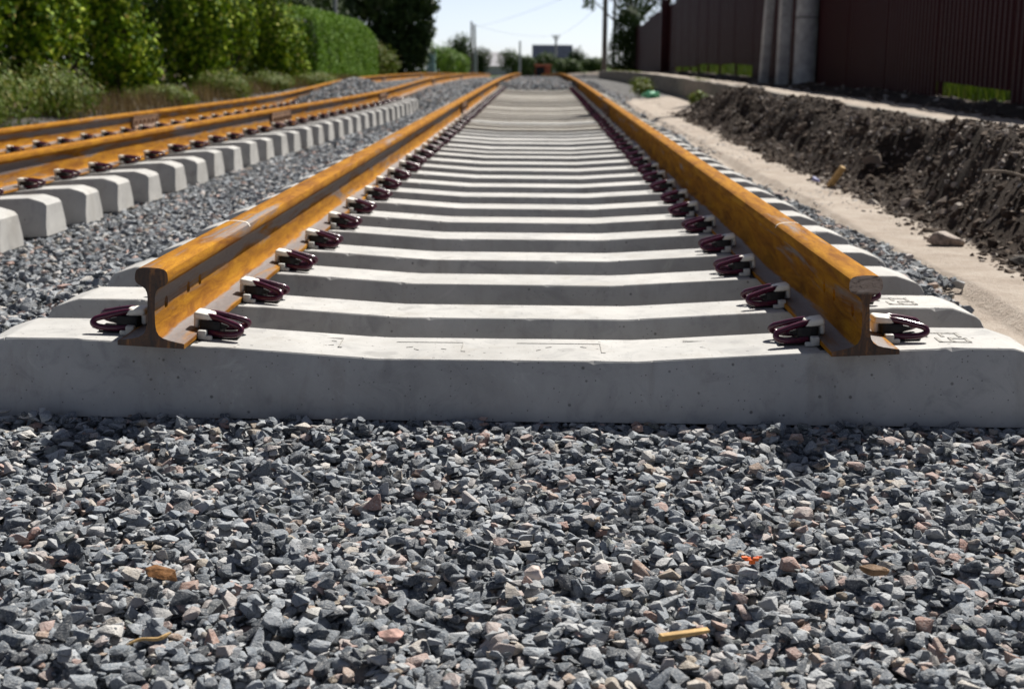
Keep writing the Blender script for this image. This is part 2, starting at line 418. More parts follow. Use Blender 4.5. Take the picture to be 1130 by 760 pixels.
# ------------------------------------------------------------------ ground sheet
def grid(xs, ys):
    X, Y = np.meshgrid(xs, ys); n, m = X.shape
    i = np.arange(n * m).reshape(n, m)
    T = np.stack([i[:-1, :-1], i[:-1, 1:], i[1:, 1:], i[1:, :-1]], -1).reshape(-1, 4)
    return X.ravel(), Y.ravel(), T
xs = np.unique(np.concatenate([np.linspace(-600, -40, 10), np.linspace(-40, -9, 20), np.arange(-9, -1.6, 0.12), np.arange(-1.6, 1.2, 0.1), np.arange(1.2, 2.6, 0.03),
                               np.arange(2.6, 5.5, 0.08), np.linspace(5.5, 40, 24), np.linspace(40, 600, 10)]).round(4))
ys = np.unique(np.concatenate([np.linspace(-60, 0, 12), np.arange(0, 2.6, 0.2), np.arange(2.6, 20, 0.06), np.arange(20, 50, 0.2), np.arange(50, 120, 1.0), np.linspace(120, 1500, 30)]).round(4))
GX, GY, GT = grid(xs, ys)
GZ = ground_z(GX, GY)
ballast = (GX > lt_x(GY) - 1.7) & (GX < 1.5)
GZ = GZ - np.where(ballast, 0.035, 0.0)
cov = (np.abs(GX - mt_x(GY)) < 1.2) & (GY > 3.5) & (GY < 28.5)
GZ = GZ - np.where(cov, 0.03, 0)
sand = sstep(1.20, 1.36, GX + 0.12 * fbm(GX * 4, GY * 2, 51)) * sstep(2.4, 3.6, GY) * (1 - 0.9 * sstep(22, 28, GY))
sand = np.where(GX > 2.53, 0.75, sand)
soil = sstep(1.76, 1.86, GX + 0.10 * fbm(GX * 4, GY * 3, 55)) * (GX < 2.53) * (1 - sstep(17.5, 20, GY))
soil = np.maximum(soil, np.where((GX > 3.35) & (GX < 4.6), 0.75, 0))
grass = np.where(GX > 4.25 + 0.0174 * (GY - 12), 1.0, 0.0)
grass = np.maximum(grass, np.where(GX < -8.5, 0.8, 0)); grass = np.maximum(grass, sstep(75, 110, GY) * (np.abs(GX) > 3))
soil = np.where(GX < lt_x(GY) - 1.9, np.maximum(soil, 0.52), soil)
gme = np_mesh("ground", np.c_[GX, GY, GZ], GT, {"zone": np.c_[sand, grass, soil]}, flat=False)
tag(link("ground", gme, GROUND), kind="structure")

# kerb edge of the path
bm = bmesh.new()
prof = [(2.50, -0.30), (2.50, 0.262), (2.508, 0.270), (2.572, 0.270), (2.58, 0.262), (2.58, -0.30)]
ky = list(np.arange(2.0, 62, 1.0))
ring = []
for y in ky:
    o = 0.012 * math.sin(y * 1.3) + 0.0
    ring.append([bm.verts.new((a + o, y, b + 0.012 + 0.006 * math.sin(y * 2.1) + float(drop(y)))) for a, b in prof])
for a, b in zip(ring, ring[1:]):
    for k in range(len(prof) - 1):
        bm.faces.new((a[k], a[k + 1], b[k + 1], b[k]))
bm.faces.new(ring[0]); bm.faces.new(ring[-1])
tag(link("kerb", bm_mesh("kerb", bm), KERB, smooth=30), kind="structure")

# ------------------------------------------------------------------ stones
def stone_proto(npts, bev, seed, flat=0.6):
    rg = random.Random(seed)
    bm = bmesh.new()
    for i in range(npts):
        v = Vector((rg.gauss(0, 1), rg.gauss(0, 1), rg.gauss(0, 1))).normalized()
        mx = max(abs(v.x), abs(v.y), abs(v.z))
        v = v * (0.62 + 0.38 / mx * 0.8) * rg.uniform(0.72, 1.0)
        bm.verts.new((v.x, v.y * rg.uniform(0.72, 0.84), v.z * flat))
    r = bmesh.ops.convex_hull(bm, input=bm.verts[:])
    junk = [g for g in r["geom_interior"] + r["geom_unused"] if isinstance(g, bmesh.types.BMVert)]
    bmesh.ops.delete(bm, geom=list(set(junk)), context='VERTS')
    bmesh.ops.dissolve_limit(bm, angle_limit=math.radians(16), verts=bm.verts[:], edges=bm.edges[:])
    if bev:
        bmesh.ops.bevel(bm, geom=bm.edges[:], offset=bev, segments=1, affect='EDGES', clamp_overlap=True)
    bmesh.ops.triangulate(bm, faces=bm.faces[:])
    bmesh.ops.recalc_face_normals(bm, faces=bm.faces[:])
    V = np.array([v.co[:] for v in bm.verts]); bm.verts.index_update()
    T = np.array([[v.index for v in f.verts] for f in bm.faces])
    bm.free()
    V = V - (V.max(0) + V.min(0)) / 2
    return V / np.abs(V[:, 0]).max(), T
HI = [stone_proto(10 + i % 7, 0.026, 100 + i, 0.36 + 0.055 * (i % 6)) for i in range(40)]
LO = [stone_proto(11, 0, 300 + i, 0.62) for i in range(14)]

def rotm(n, tilt):
    a = RNG.uniform(0, 2 * np.pi, n); t = RNG.normal(0, tilt, n); b = RNG.uniform(0, 2 * np.pi, n)
    def rz(t):
        c, s = np.cos(t), np.sin(t); R = np.zeros((len(t), 3, 3)); R[:, 0, 0] = c; R[:, 0, 1] = -s; R[:, 1, 0] = s; R[:, 1, 1] = c; R[:, 2, 2] = 1; return R
    def rx(t):
        c, s = np.cos(t), np.sin(t); R = np.zeros((len(t), 3, 3)); R[:, 0, 0] = 1; R[:, 1, 1] = c; R[:, 1, 2] = -s; R[:, 2, 1] = s; R[:, 2, 2] = c; return R
    return rz(b) @ rx(t) @ rz(a)

def scatter(name, P, S, protos, tilt, mat, kind="stuff", smooth=0):
    n = len(P); R = rotm(n, tilt); which = RNG.integers(0, len(protos), n); rnd = RNG.uniform(0, 1, n)
    Vs, Ts, As, off = [], [], [], 0
    for k, (V, T) in enumerate(protos):
        idx = np.where(which == k)[0]
        if not len(idx): continue
        W = np.einsum('nij,vj->nvi', R[idx], V) * S[idx][:, None, None] + P[idx][:, None, :]
        Vs.append(W.reshape(-1, 3)); nv = len(V)
        Ts.append((T[None] + (np.arange(len(idx)) * nv)[:, None, None]).reshape(-1, 3) + off)
        As.append(np.repeat(rnd[idx], nv)); off += nv * len(idx)
    me = np_mesh(name, np.concatenate(Vs), np.concatenate(Ts), {"rnd": np.concatenate(As)})
    if smooth:
        me.shade_smooth(); me.set_sharp_from_angle(angle=math.radians(smooth))
    return tag(link(name, me, mat), kind=kind)

# near bed: dropped one by one onto a height map so that they pile
def drop_pile(x0, x1, y0, y1, n, smin, smax, skip=None):
    res = 0.006
    nx, ny = int((x1 - x0) / res) + 1, int((y1 - y0) / res) + 1
    gx = x0 + np.arange(nx) * res; gy = y0 + np.arange(ny) * res
    G0 = ground_z(gx[None, :], gy[:, None]); H = G0 - 0.045
    P, S = [], []
    for i in range(n):
        x = RNG.uniform(x0, x1); y = RNG.uniform(y0, y1)
        if skip and skip(x, y): continue
        s = smin + (smax - smin) * RNG.beta(1.5, 2.6)
        k = max(1, int(s * 0.80 / res)); ix = int((x - x0) / res); iy = int((y - y0) / res)
        a, b, c, d = max(0, ix - k), min(nx, ix + k + 1), max(0, iy - k), min(ny, iy + k + 1)
        sub = H[c:d, a:b]
        base = np.quantile(sub, 0.55)
        lim = G0[iy, ix] + 0.010
        if base > lim: continue
        z = base + s * 0.30
        if abs(x) < 1.28 and y + s * 0.85 > 3.150 and z + s * 0.66 > -0.170: continue
        yy, xx = np.ogrid[c - iy:d - iy, a - ix:b - ix]
        rr2 = (xx * xx + yy * yy) / (k * k + 0.1)
        top = z + s * 0.52 * np.sqrt(np.clip(1 - rr2, 0, 1))
        H[c:d, a:b] = np.where(rr2 < 1, np.maximum(sub, top), sub)
        P.append((x, y, z)); S.append(s)
    return np.array(P), np.array(S)

def in_track(x, y):
    return abs(x) < 1.25 and y > 3.46
P, S = drop_pile(-1.75, 1.75, 1.45, 4.2, 120000, 0.0058, 0.0222, lambda x, y: in_track(x, y) or (x > 1.28 and y > 3.2 + 0.3 * math.sin(x * 23)))
scatter("ballast_gravel", P, S, HI, 0.30, STONE, smooth=24)
# middle distance
def rand_pts(n, x0, x1, y0, y1, keep, smin, smax, zj):
    x = RNG.uniform(x0, x1, n); y = RNG.uniform(y0, y1, n); k = keep(x, y); x, y = x[k], y[k]
    s = smin + (smax - smin) * RNG.beta(1.6, 2.2, len(x))
    return np.c_[x, y, ground_z(x, y) - s * 0.35 + RNG.uniform(-zj, zj, len(x))], s
def keep_rim(x, y): return ((np.abs(x) > 1.72) | (y < 1.48)) & (x < 1.80)
def keep_bal(x, y):
    lx = lt_x(y); mx = mt_x(y)
    k = (x > lx - 1.75 - 0.3 * vnoise(y * 0.7, x * 0, 8)) & (x < mx + 1.62 + 0.14 * vnoise(x * 2, y * 1.2, 61))
    k &= ~((np.abs(x - mx) < 1.17) & (y < 28.6) & (y > 3.1))
    k &= ~((np.abs(x - lx) < 0.95) & (y < 21.9) & (y > 4))
    k &= ~((y < 4.2) & (x > -1.75) & (x < 1.75))
    k &= ~((x > mx + 1.36) & (y < 4.7))
    k &= ~((x > mx + 1.31) & (y < 24) & (vnoise(x * 2.0, y * 0.55, 63) + (x - 1.34) * 4.0 > -0.15))
    return k
P, S = rand_pts(30000, -3.4, 1.8, 0.6, 3.35, keep_rim, 0.009, 0.024, 0.010)
scatter("ballast_gravel", P, S, HI[:16], 0.35, STONE, smooth=24)
P, S = rand_pts(80000, -3.3, 1.75, 3.3, 12, keep_bal, 0.011, 0.028, 0.012)
scatter("ballast_gravel", P, S, [stone_proto(11, 0, 500 + i, 0.6) for i in range(16)], 0.5, STONE)
P, S = rand_pts(70000, -6.2, 1.75, 9, 30, keep_bal, 0.016, 0.038, 0.012)
scatter("ballast_gravel", P, S, LO, 0.5, STONE)
P, S = rand_pts(95000, -6.0, 2.2, 28.3, 62, lambda x, y: keep_bal(x, y) & (RNG.uniform(0, 1, len(x)) < 45 / (y + 8)), 0.014, 0.034, 0.010)
scatter("ballast_gravel", P, S, LO, 0.5, STONE)
# grit on the sand, soil clods on the bank
P, S = rand_pts(5200, 1.2, 2.5, 3.0, 24, lambda x, y: (vnoise(x * 3, y * 1.5, 71) + 0.5 * vnoise(x * 9, y * 6, 72) > 0.05 + 0.6 * (x - 1.3)) & (x < 1.95), 0.003, 0.014, 0.0)
scatter("loose_grit", P, S, LO, 0.5, STONE)
def keep_bank(x, y): return (x > 1.78 + 0.05 * vnoise(y * 3, y * 0, 6) + 0.06 * RNG.uniform(-1, 1, len(x))) & (y < 18.9 + 0.6 * vnoise(x * 2, y, 3))
P, S = rand_pts(26000, 1.66, 2.50, 2.6, 20, keep_bank, 0.005, 0.021, 0.006)
sc_ = RNG.uniform(0, 1, len(S)) > 0.97
S = np.where(sc_, S * 1.9, S)
scatter("soil_clods", P, S, LO, 0.9, CLOD)
P, S = rand_pts(420, 1.72, 2.48, 2.8, 19, keep_bank, 0.022, 0.062, 0.006)
scatter("soil_clods", P, S, HI, 0.9, CLOD)
P, S = rand_pts(2500, 2.6, 4.2, 6, 40, lambda x, y: x > 3.2, 0.01, 0.05, 0.01)
scatter("soil_clods", P, S, LO, 0.9, CLOD)

# ------------------------------------------------------------------ sleepers
def sleeper_mesh(name, seed, wide=1.0, cut=0.0, fine=True):
    rg = random.Random(seed)
    step = 0.012 if fine else 0.05
    xs = list(np.arange(-1.35, 1.3501, step))
    for e in (0.665, 0.675, 0.685, 0.975, 0.985, 0.995, 0.33, 0.36, 1.155): xs += [e, -e, e + 0.004, -e - 0.004]
    xs = sorted(set(round(float(x), 4) for x in xs)); END = 1.245 - cut
    if True: xs = [x for x in xs if abs(x) <= END + 1e-6]
    def top(x):
        a = abs(x)
        z = (a - 0.80) * 0.05 - 0.004 if a > 0.66 else -0.034 + 0.023 * max(0.0, a - 0.30) / 0.36
        if a > 1.0: z = 0.006
        if a > 1.155 - cut:
            t = (a - 1.155 + cut) / 0.09
            z = 0.006 - 0.026 * t - 0.006 * t * t - (0.022 * ((t - 0.72) / 0.28) ** 2 if t > 0.72 else 0)
        return z
    ZB = -0.172
    rings = []; bm = bmesh.new(); ch = 0.0; chip = 0.0
    for x in xs:
        a = abs(x); zt = top(x)
        hw = 0.101 * wide
        hw += 0.005 * (float(sstep(0.665, 0.685, a)) - float(sstep(0.975, 0.995, a)))
        if a <= 0.33: hw += 0.003
        chip = rg.uniform(0.003, 0.008) if rg.random() < 0.022 else chip * 0.45
        ch = 0.0024 + chip + 0.0006 * math.sin(x * 9 + seed) + rg.random() * 0.0006 if fine else 0.0012; ch2 = 0.002 + chip * 0.3
        en = max(0, (a - END + 0.02) / 0.02) * 0.006
        hw -= en; bw = 0.135 * (0.5 + 0.5 * wide) - en
        zt -= en * 0.5
        mz = ZB + 0.35 * (zt - ZB)
        pts = [(-bw, ZB), (-bw + 0.002, mz), (-hw - ch * 0.12, zt - ch), (-hw + ch * 0.9, zt), (0, zt), (hw - ch2 * 0.9, zt), (hw + ch2 * 0.12, zt - ch2), (bw - 0.002, mz), (bw, ZB)]
        # slight tilt of the end faces
        sx = math.copysign(1, x)
        rings.append([bm.verts.new((x + (sx * 0.014 * (zt - z) / 0.15 if a > END - 0.01 else 0), y, z)) for y, z in pts])
    n = len(rings[0])
    for a, b in zip(rings, rings[1:]):
        for k in range(n):
            bm.faces.new((a[k], a[(k + 1) % n], b[(k + 1) % n], b[k]))
    bm.faces.new(rings[0]); bm.faces.new(rings[-1])
    me = bm_mesh(name, bm)
    return me

SL_FINE = [sleeper_mesh("concrete_sleeper", 11 + i) for i in range(3)]
SL_FIRST = sleeper_mesh("concrete_sleeper", 5, 1.12)
SL_FAR = sleeper_mesh("concrete_sleeper", 2, 1.0, fine=False)
SL_DUSTY = sleeper_mesh("concrete_sleeper", 2, 1.0, fine=False)
SL_LEFT = [sleeper_mesh("concrete_sleeper", 31 + i, 1.0, 0.005) for i in range(3)]; SL_LEFT_FAR = sleeper_mesh("concrete_sleeper", 2, 1.0, 0.005, fine=False)
for me in SL_FINE + SL_LEFT + [SL_DUSTY, SL_FIRST, SL_FAR, SL_LEFT_FAR]:
    me.materials.append(mat_concrete(0.75) if me is SL_DUSTY else CONC); me.shade_smooth(); me.set_sharp_from_angle(angle=math.radians(22))

# rail fastening: anchor, cap, spacer and a sprung loop either side (local x = away from the rail)
def clip_loop(bm, n=10, per=6):
    half = [(0.098, 0.030, 0.011), (0.120, 0.037, 0.010), (0.143, 0.043, 0.011), (0.163, 0.046, 0.014), (0.174, 0.044, 0.021), (0.169, 0.039, 0.030),
            (0.150, 0.033, 0.036), (0.127, 0.027, 0.042), (0.103, 0.021, 0.047), (0.088, 0.017, 0.047), (0.078, 0.008, 0.046)]
    full = half + [(x, -y, z) for x, y, z in reversed(half)]
    add_tube(bm, catmull(full, per), 0.0074, n)
def cap_shape(bm):
    add_box(bm, (0.080, 0, 0.0465), (0.046, 0.054, 0.017), 0.006, Matrix.Rotation(math.radians(7), 3, 'Y'), 3)
    add_box(bm, (0.062, 0, 0.030), (0.013, 0.036, 0.026), 0.005)
def anchor_shape(bm):
    add_box(bm, (0.098, 0, 0.017), (0.050, 0.064, 0.044), 0.004)
    for s in (-1, 1):
        pts = [(0.095, 0.040), (0.138, 0.030), (0.140, 0.025), (0.115, 0.016), (0.095, 0.011)]
        vs0 = [bm.verts.new((x, s * 0.016, z)) for x, z in pts]; vs1 = [bm.verts.new((x, s * 0.028, z)) for x, z in pts]
        bm.faces.new(vs0); bm.faces.new(vs1)
        for i in range(5):
            bm.faces.new((vs0[i], vs0[(i + 1) % 5], vs1[(i + 1) % 5], vs1[i]))
    add_box(bm, (0.135, 0, 0.002), (0.06, 0.064, 0.009), 0.003)
def spacer_shape(bm, side=0):
    for s in ((-1, 1) if side == 0 else (side,)):
        add_box(bm, (0.085, s * 0.050, 0.010), (0.020, 0.020, 0.021), 0.003)
        add_box(bm, (0.098, s * 0.054, 0.0035), (0.022, 0.011, 0.011), 0.003)
def mk(fn, name, mat, sm=35, **k):
    bm = bmesh.new(); fn(bm, **k); me = bm_mesh(name, bm); me.materials.append(mat); me.shade_smooth(); me.set_sharp_from_angle(angle=math.radians(sm)); return me
ME_LOOP = mk(clip_loop, "spring_clip", CLIP, 60); ME_CAP = mk(cap_shape, "insulator", INSUL, 50); ME_ANC = mk(anchor_shape, "anchor", ANCHOR); ME_SPC = [mk(spacer_shape, "spacer", SPACER, side=q) for q in (-1, 1)]
# one-mesh version for the distance
def joined():
    bm = bmesh.new(); n0 = 0
    for fn, mi in ((anchor_shape, 0), (cap_shape, 1), (spacer_shape, 2)):
        fn(bm)
        fs = bm.faces[:]
        for f in fs[n0:]: f.material_index = mi
        n0 = len(fs)
    clip_loop(bm, 6, 2)
    fs = bm.faces[:]
    for f in fs[n0:]: f.material_index = 3
    me = bm_mesh("rail_fastening", bm)
    for m_ in (ANCHOR, INSUL, SPACER, CLIP): me.materials.append(m_)
    me.shade_smooth(); me.set_sharp_from_angle(angle=math.radians(45))
    return me
ME_JOIN = joined()
bm = bmesh.new(); add_box(bm, (0, 0, -0.0045), (0.165, 0.18, 0.007), 0.002); ME_PAD = bm_mesh("rail_pad", bm); ME_PAD.materials.append(ANCHOR)

ORD = "first second third fourth fifth sixth seventh eighth ninth tenth eleventh twelfth thirteenth fourteenth fifteenth sixteenth seventeenth eighteenth nineteenth twentieth twenty-first twenty-second twenty-third twenty-fourth twenty-fifth twenty-sixth twenty-seventh twenty-eighth".split()

def fasten(root, near):
    for rx in (-0.8, 0.8):
        for s in (-1, 1):
            if near:
                f = link("rail_fastening", ME_ANC, None, root)
                for nm, me in (("spring_clip", ME_LOOP), ("insulator", ME_CAP), ("spacer", ME_SPC[0]), ("spacer", ME_SPC[1])):
                    link(nm, me, None, f)
            else:
                f = link("rail_fastening", ME_JOIN, None, root)
            f.location = (rx, 0, -0.001)
            # local x points away from the rail on either side
            f.rotation_euler = (0, -0.05 * (1 if rx > 0 else -1) * s * 1.0, (0 if s > 0 else math.pi) + random.uniform(-0.05, 0.05))
    for rx in (-0.8, 0.8):
        p = link("rail_pad", ME_PAD, None, root); p.location = (rx, 0, -0.001); p.rotation_euler = (0, -0.05 if rx > 0 else 0.05, 0)

def sleeper(me, near):
    o = bpy.data.objects.new("concrete_sleeper", me); COL.objects.link(o); fasten(o, near); return o
proto_near = [sleeper(m_, True) for m_ in SL_FINE]
proto_far = sleeper(SL_FAR, False)
proto_dusty = sleeper(SL_DUSTY, False)
proto_left = [sleeper(m_, True) for m_ in SL_LEFT]; proto_left_far = sleeper(SL_LEFT_FAR, False)
used = set()
def place(proto, x, y, z, rz, rx=0.0):
    o = proto if proto.name not in used else copy_tree(proto)
    used.add(o.name)
    o.location = (x, y, z); o.rotation_euler = (rx, 0, rz)
    return o

first = sleeper(SL_FIRST, True)
first.location = (0.0, 3.302, 0); first.rotation_euler = (0.02, 0, 0.004)
tag(first, "nearest concrete sleeper across the open track end, whole front face showing above the gravel", "railway sleeper", "sleepers of the main track")
fy = [3.302, 3.805, 4.370, 4.888, 5.45, 5.995, 6.54, 7.085, 7.62, 8.155, 8.69, 9.23, 9.77, 10.31, 10.85]
k = 1; y = fy[1]
while y < 29.2:
    near = k < 12
    o = place(proto_near[(k - 1) % 3] if near else (proto_dusty if k > 24 or (k > 15 and (k * 7) % 10 < k - 15) else proto_far), 0.006 * math.sin(k * 2.3), y, float(drop(y)) - (0.010 * random.random() if k > 12 else 0), 0.006 * math.sin(k * 1.7 + 1), 0.03 * random.uniform(-1, 1) if k > 12 else 0.0)
    if k < 22:
        lab = {1: "second concrete sleeper from the open end, with worn cast letters at right",
               2: "third concrete sleeper back from the open end of the middle track"}.get(k, "%s concrete sleeper counted back from the open end of the middle track" % ORD[k])
    else:
        lab = "blurred far concrete sleeper of the middle track, last stretch before the gravel mound"
    tag(o, lab, "railway sleeper", "sleepers of the main track")
    k += 1
    y = fy[k] if k < len(fy) else y + 0.5425

# cast marks on the first two sleepers (slightly raised letters, panel outlines)
def strokes(bm, segs, w=0.006, h=0.0022):
    for (x0, y0, x1, y1, z) in segs:
        dx, dy = x1 - x0, y1 - y0; L = math.hypot(dx, dy)
        add_box(bm, ((x0 + x1) / 2, (y0 + y1) / 2, z), (L + w, w, h), 0.0, Matrix.Rotation(math.atan2(dy, dx), 3, 'Z'))
def cast_letters(root, s=1.0):
    bm = bmesh.new(); z = 0.0065
    x0, x1 = 0.985, 1.065
    segs = [(x0, 0.045 * s, x1, 0.045 * s, z)] + [(x, 0.045 * s, x, 0.008, z) for x in (x0, (x0 + x1) / 2, x1)]
    segs += [(1.005, -0.012, 1.005, -0.052, z), (1.005, -0.052, 1.072, -0.052, z), (1.036, -0.012, 1.072, -0.012, z), (1.072, -0.012, 1.072, -0.052, z), (1.036, -0.012, 1.036, -0.052, z)]
    strokes(bm, segs, 0.008)
    link("cast_letters", bm_mesh("cast_letters", bm), MARK, root)
cast_letters(first); 
rg = random.Random(4)
for a, b, zz in ((-0.27, -0.11, -0.0335), (0.02, 0.22, -0.0335), (-0.48, -0.40, -0.026), (0.42, 0.55, -0.024)):
    bm = bmesh.new()
    strokes(bm, [(a, 0.062, b, 0.062, zz), (b, 0.062, b, -0.03, zz), (b, -0.03, b + 0.008, -0.032, zz)], 0.0022, 0.0018)
    for q in range(3):                                         # worn small cast characters inside the panel
        x = rg.uniform(a + 0.02, b - 0.02); y = rg.uniform(-0.02, 0.04)
        strokes(bm, [(x, y, x + rg.uniform(0.006, 0.014), y + rg.uniform(-0.01, 0.01), zz)], 0.002, 0.0018)
    link("cast_panel", bm_mesh("cast_panel", bm), MARK, first)
second = [o for o in COL.objects if o.get("label", "").startswith("second concrete")][0]
cast_letters(second, 0.9)

# left track sleepers
k = 0; y = 6.67 - 0.543 * 3
while y < 22.2:
    z = float(lt_z(y)); x = float(lt_x(y)); ang = -math.atan2(float(lt_x(y + 0.5) - lt_x(y - 0.5)), 1.0)
    o = place(proto_left[k % 3] if k < 9 else proto_left_far, x, y, z, ang + 0.012 * math.sin(k * 2.1))
    o.rotation_euler.y = -float(lt_tilt(y)) + 0.004 * math.sin(k * 3.3)
    i = k - 1
    if i < 1:
        lab = "grey concrete sleeper of the left-hand track lying just outside the left picture edge"
    elif i <= 18:
        lab = "%s raised grey sleeper of the left-hand track, counted from the left picture edge" % ORD[i - 1]
    else:
        lab = "small far grey sleeper of the left-hand track, in the blurred row before its gravel heap"
    tag(o, lab, "railway sleeper", "sleepers of the left-hand track")
    k += 1; y += 0.543

# ------------------------------------------------------------------ rails
HALF = [(0.0750, 0.0), (0.0750, 0.0098), (0.0738, 0.0115), (0.0600, 0.0138), (0.0400, 0.0175), (0.0270, 0.0215), (0.0180, 0.0275), (0.0122, 0.0370),
        (0.0095, 0.0520), (0.0082, 0.0800), (0.0082, 0.1130), (0.0098, 0.1230), (0.0135, 0.1310), (0.0205, 0.1365), (0.0290, 0.1405), (0.0345, 0.1455), (0.0370, 0.1520),
        (0.0368, 0.1600), (0.0360, 0.1660), (0.0338, 0.1725), (0.0285, 0.1768), (0.0200, 0.1790), (0.0100, 0.1798)]
PROF = HALF + [(0, 0.18)] + [(-a, b) for a, b in reversed(HALF)]
PERIM = [0.0]
for (a, b), (c, d) in zip(PROF, PROF[1:]): PERIM.append(PERIM[-1] + math.hypot(c - a, d - b))

def rail_mesh(fx, fz, side, off, y0, y1, step):
    ys = np.linspace(y0, y1, max(2, int(round((y1 - y0) / step)) + 1))
    cant = -0.05 * side
    V, A = [], []
    for y in ys:
        x = float(fx(y)) + off; z = float(fz(y))
        for (a, b) in PROF:
            V.append((x + a + b * cant, y, z + b - a * cant)); A.append((a, y + off * 13.0, b))
    n = len(PROF); m = len(ys)
    i = np.arange(n * m).reshape(m, n)
    j = np.roll(i, -1, 1)
    T = np.stack([i[:-1], i[1:], j[1:], j[:-1]], -1).reshape(-1, 4)
    T = T[:, ::-1]
    me = np_mesh("rail", np.array(V), T, {"prof": np.array(A)}, flat=False)
    bm = bmesh.new(); bm.from_mesh(me); bm.verts.ensure_lookup_table()
    for s, e in ((0, 1), ((m - 1) * n, -1)):
        vs = [bm.verts[s + q] for q in range(n)]
        f = bm.faces.new(vs); f.material_index = 1; f.normal_update()
        bmesh.ops.triangulate(bm, faces=[f])
    bmesh.ops.recalc_face_normals(bm, faces=bm.faces[:])
    bm.to_mesh(me); bm.free()
    me.shade_smooth(); me.set_sharp_from_angle(angle=math.radians(32))
    return me

def drill(o, ys, x, z):
    """bolt holes through the web of one rail"""
    bm = bmesh.new()
    for y in ys:
        r = bmesh.ops.create_cone(bm, cap_ends=True, segments=20, radius1=0.0155, radius2=0.0155, depth=0.08)
        bmesh.ops.rotate(bm, verts=r["verts"], cent=(0, 0, 0), matrix=Matrix.Rotation(math.pi / 2, 3, 'Y'))
        bmesh.ops.translate(bm, verts=r["verts"], vec=(x, y, z))
    c = bpy.data.objects.new("cutter", bm_mesh("cutter", bm)); COL.objects.link(c)
    md = o.modifiers.new("holes", 'BOOLEAN'); md.operation = 'DIFFERENCE'; md.object = c; md.solver = 'EXACT'
    dg = bpy.context.evaluated_depsgraph_get(); dg.update()
    me = bpy.data.meshes.new_from_object(o.evaluated_get(dg), preserve_all_data_layers=True, depsgraph=dg)
    o.modifiers.clear()
    if len(me.vertices) > 100:
        off = -0.8 if x < 0 else 0.8; cant = 0.05 if x < 0 else -0.05
        n = len(me.vertices); co = np.zeros(n * 3, dtype=np.float32); me.vertices.foreach_get("co", co); co = co.reshape(-1, 3)
        dx = co[:, 0] - off; k2 = 1 + cant * cant
        A = np.c_[(dx - cant * co[:, 2]) / k2, co[:, 1] + off * 13.0, (co[:, 2] + cant * dx) / k2].astype(np.float32)
        at = me.attributes.get("prof") or me.attributes.new("prof", 'FLOAT_VECTOR', 'POINT')
        at.data.foreach_set("vector", np.ascontiguousarray(A).ravel())
        o.data = me
    bpy.data.objects.remove(c)
    o.data.shade_smooth(); o.data.set_sharp_from_angle(angle=math.radians(32))

def bar(bm, fx, fz, off, yc, L, xs_, side):
    """joint bar filling the web between head and foot on one side"""
    s = xs_
    pr = [(0.0100, 0.050), (0.0300, 0.0275), (0.0560, 0.0190), (0.0560, 0.0300), (0.0330, 0.0480), (0.0300, 0.1180), (0.0360, 0.1360), (0.0330, 0.1425), (0.0200, 0.1360), (0.0120, 0.1200)]
    cant = -0.05 * side
    rings = []
    for y in (yc - L / 2, yc + L / 2):
        x = float(fx(y)) + off; z = float(fz(y))
        rings.append([bm.verts.new((x + s * a + b * cant, y, z + b - s * a * cant)) for a, b in pr])
    n = len(pr)
    for k_ in range(n):
        bm.faces.new((rings[0][k_], rings[0][(k_ + 1) % n], rings[1][(k_ + 1) % n], rings[1][k_]))
    bm.faces.new(rings[0]); bm.faces.new(rings[1])

def fishplates(rail, fx, fz, side, off, yc):
    for s in (-1, 1):
        bm = bmesh.new(); bar(bm, fx, fz, off, yc, 0.80, s, side)
        fp = link("fishplate", bm_mesh("fishplate", bm), PLATE, rail)
        bm = bmesh.new()
        bm.free()
        for d in (-0.33, -0.2, -0.07, 0.07, 0.2, 0.33):
            bm = bmesh.new()
            r = bmesh.ops.create_cone(bm, cap_ends=True, segments=6, radius1=0.02, radius2=0.018, depth=0.026)
            bmesh.ops.rotate(bm, verts=r["verts"], cent=(0, 0, 0), matrix=Matrix.Rotation(math.pi / 2, 3, 'Y'))
            bmesh.ops.translate(bm, verts=r["verts"], vec=(float(fx(yc + d)) + off + s * 0.043 - 0.05 * side * 0.085, yc + d, float(fz(yc + d)) + 0.085))
            link("bolt", bm_mesh("bolt", bm), PLATE, fp)

G = 0.006
def run(fx, fz, side, off, cuts, labels, group, drill_first=None):
    for i, (a, b) in enumerate(zip(cuts, cuts[1:])):
        me = rail_mesh(fx, fz, side, off, a + (G if i else 0), b, 0.25 if a < 14 else 0.6)
        o = link("rail", me, [RAIL, RAILEND_PALE if (side > 0 and i == 0 and drill_first) else RAILEND])
        tag(o, labels[i], "rail", group)
        if i == 0 and drill_first:
            drill(o, drill_first, off - 0.05 * side * 0.085, 0.085)
        if i < len(cuts) - 2:
            fishplates(o, fx, fz, side, off, b + G / 2)
        if i == 0 and drill_first:
            # chalk line across the head
            bm = bmesh.new(); yy = 4.02 if side < 0 else 4.12
            pts = [(-0.0375, 0.166), (-0.034, 0.173), (-0.028, 0.1775), (-0.012, 0.1801), (0, 0.1805), (0.012, 0.1801), (0.028, 0.1775), (0.034, 0.173), (0.0375, 0.166)]
            cant = -0.05 * side
            rows = [[bm.verts.new((off + p * 1.006 + q * cant, yy + d, q + 0.0006 - p * cant)) for p, q in pts] for d in (-0.004, 0.004)]
            for k_ in range(len(pts) - 1): bm.faces.new((rows[0][k_], rows[0][k_ + 1], rows[1][k_ + 1], rows[1][k_]))
            link("chalk_line", bm_mesh("chalk_line", bm), CHALK, o)
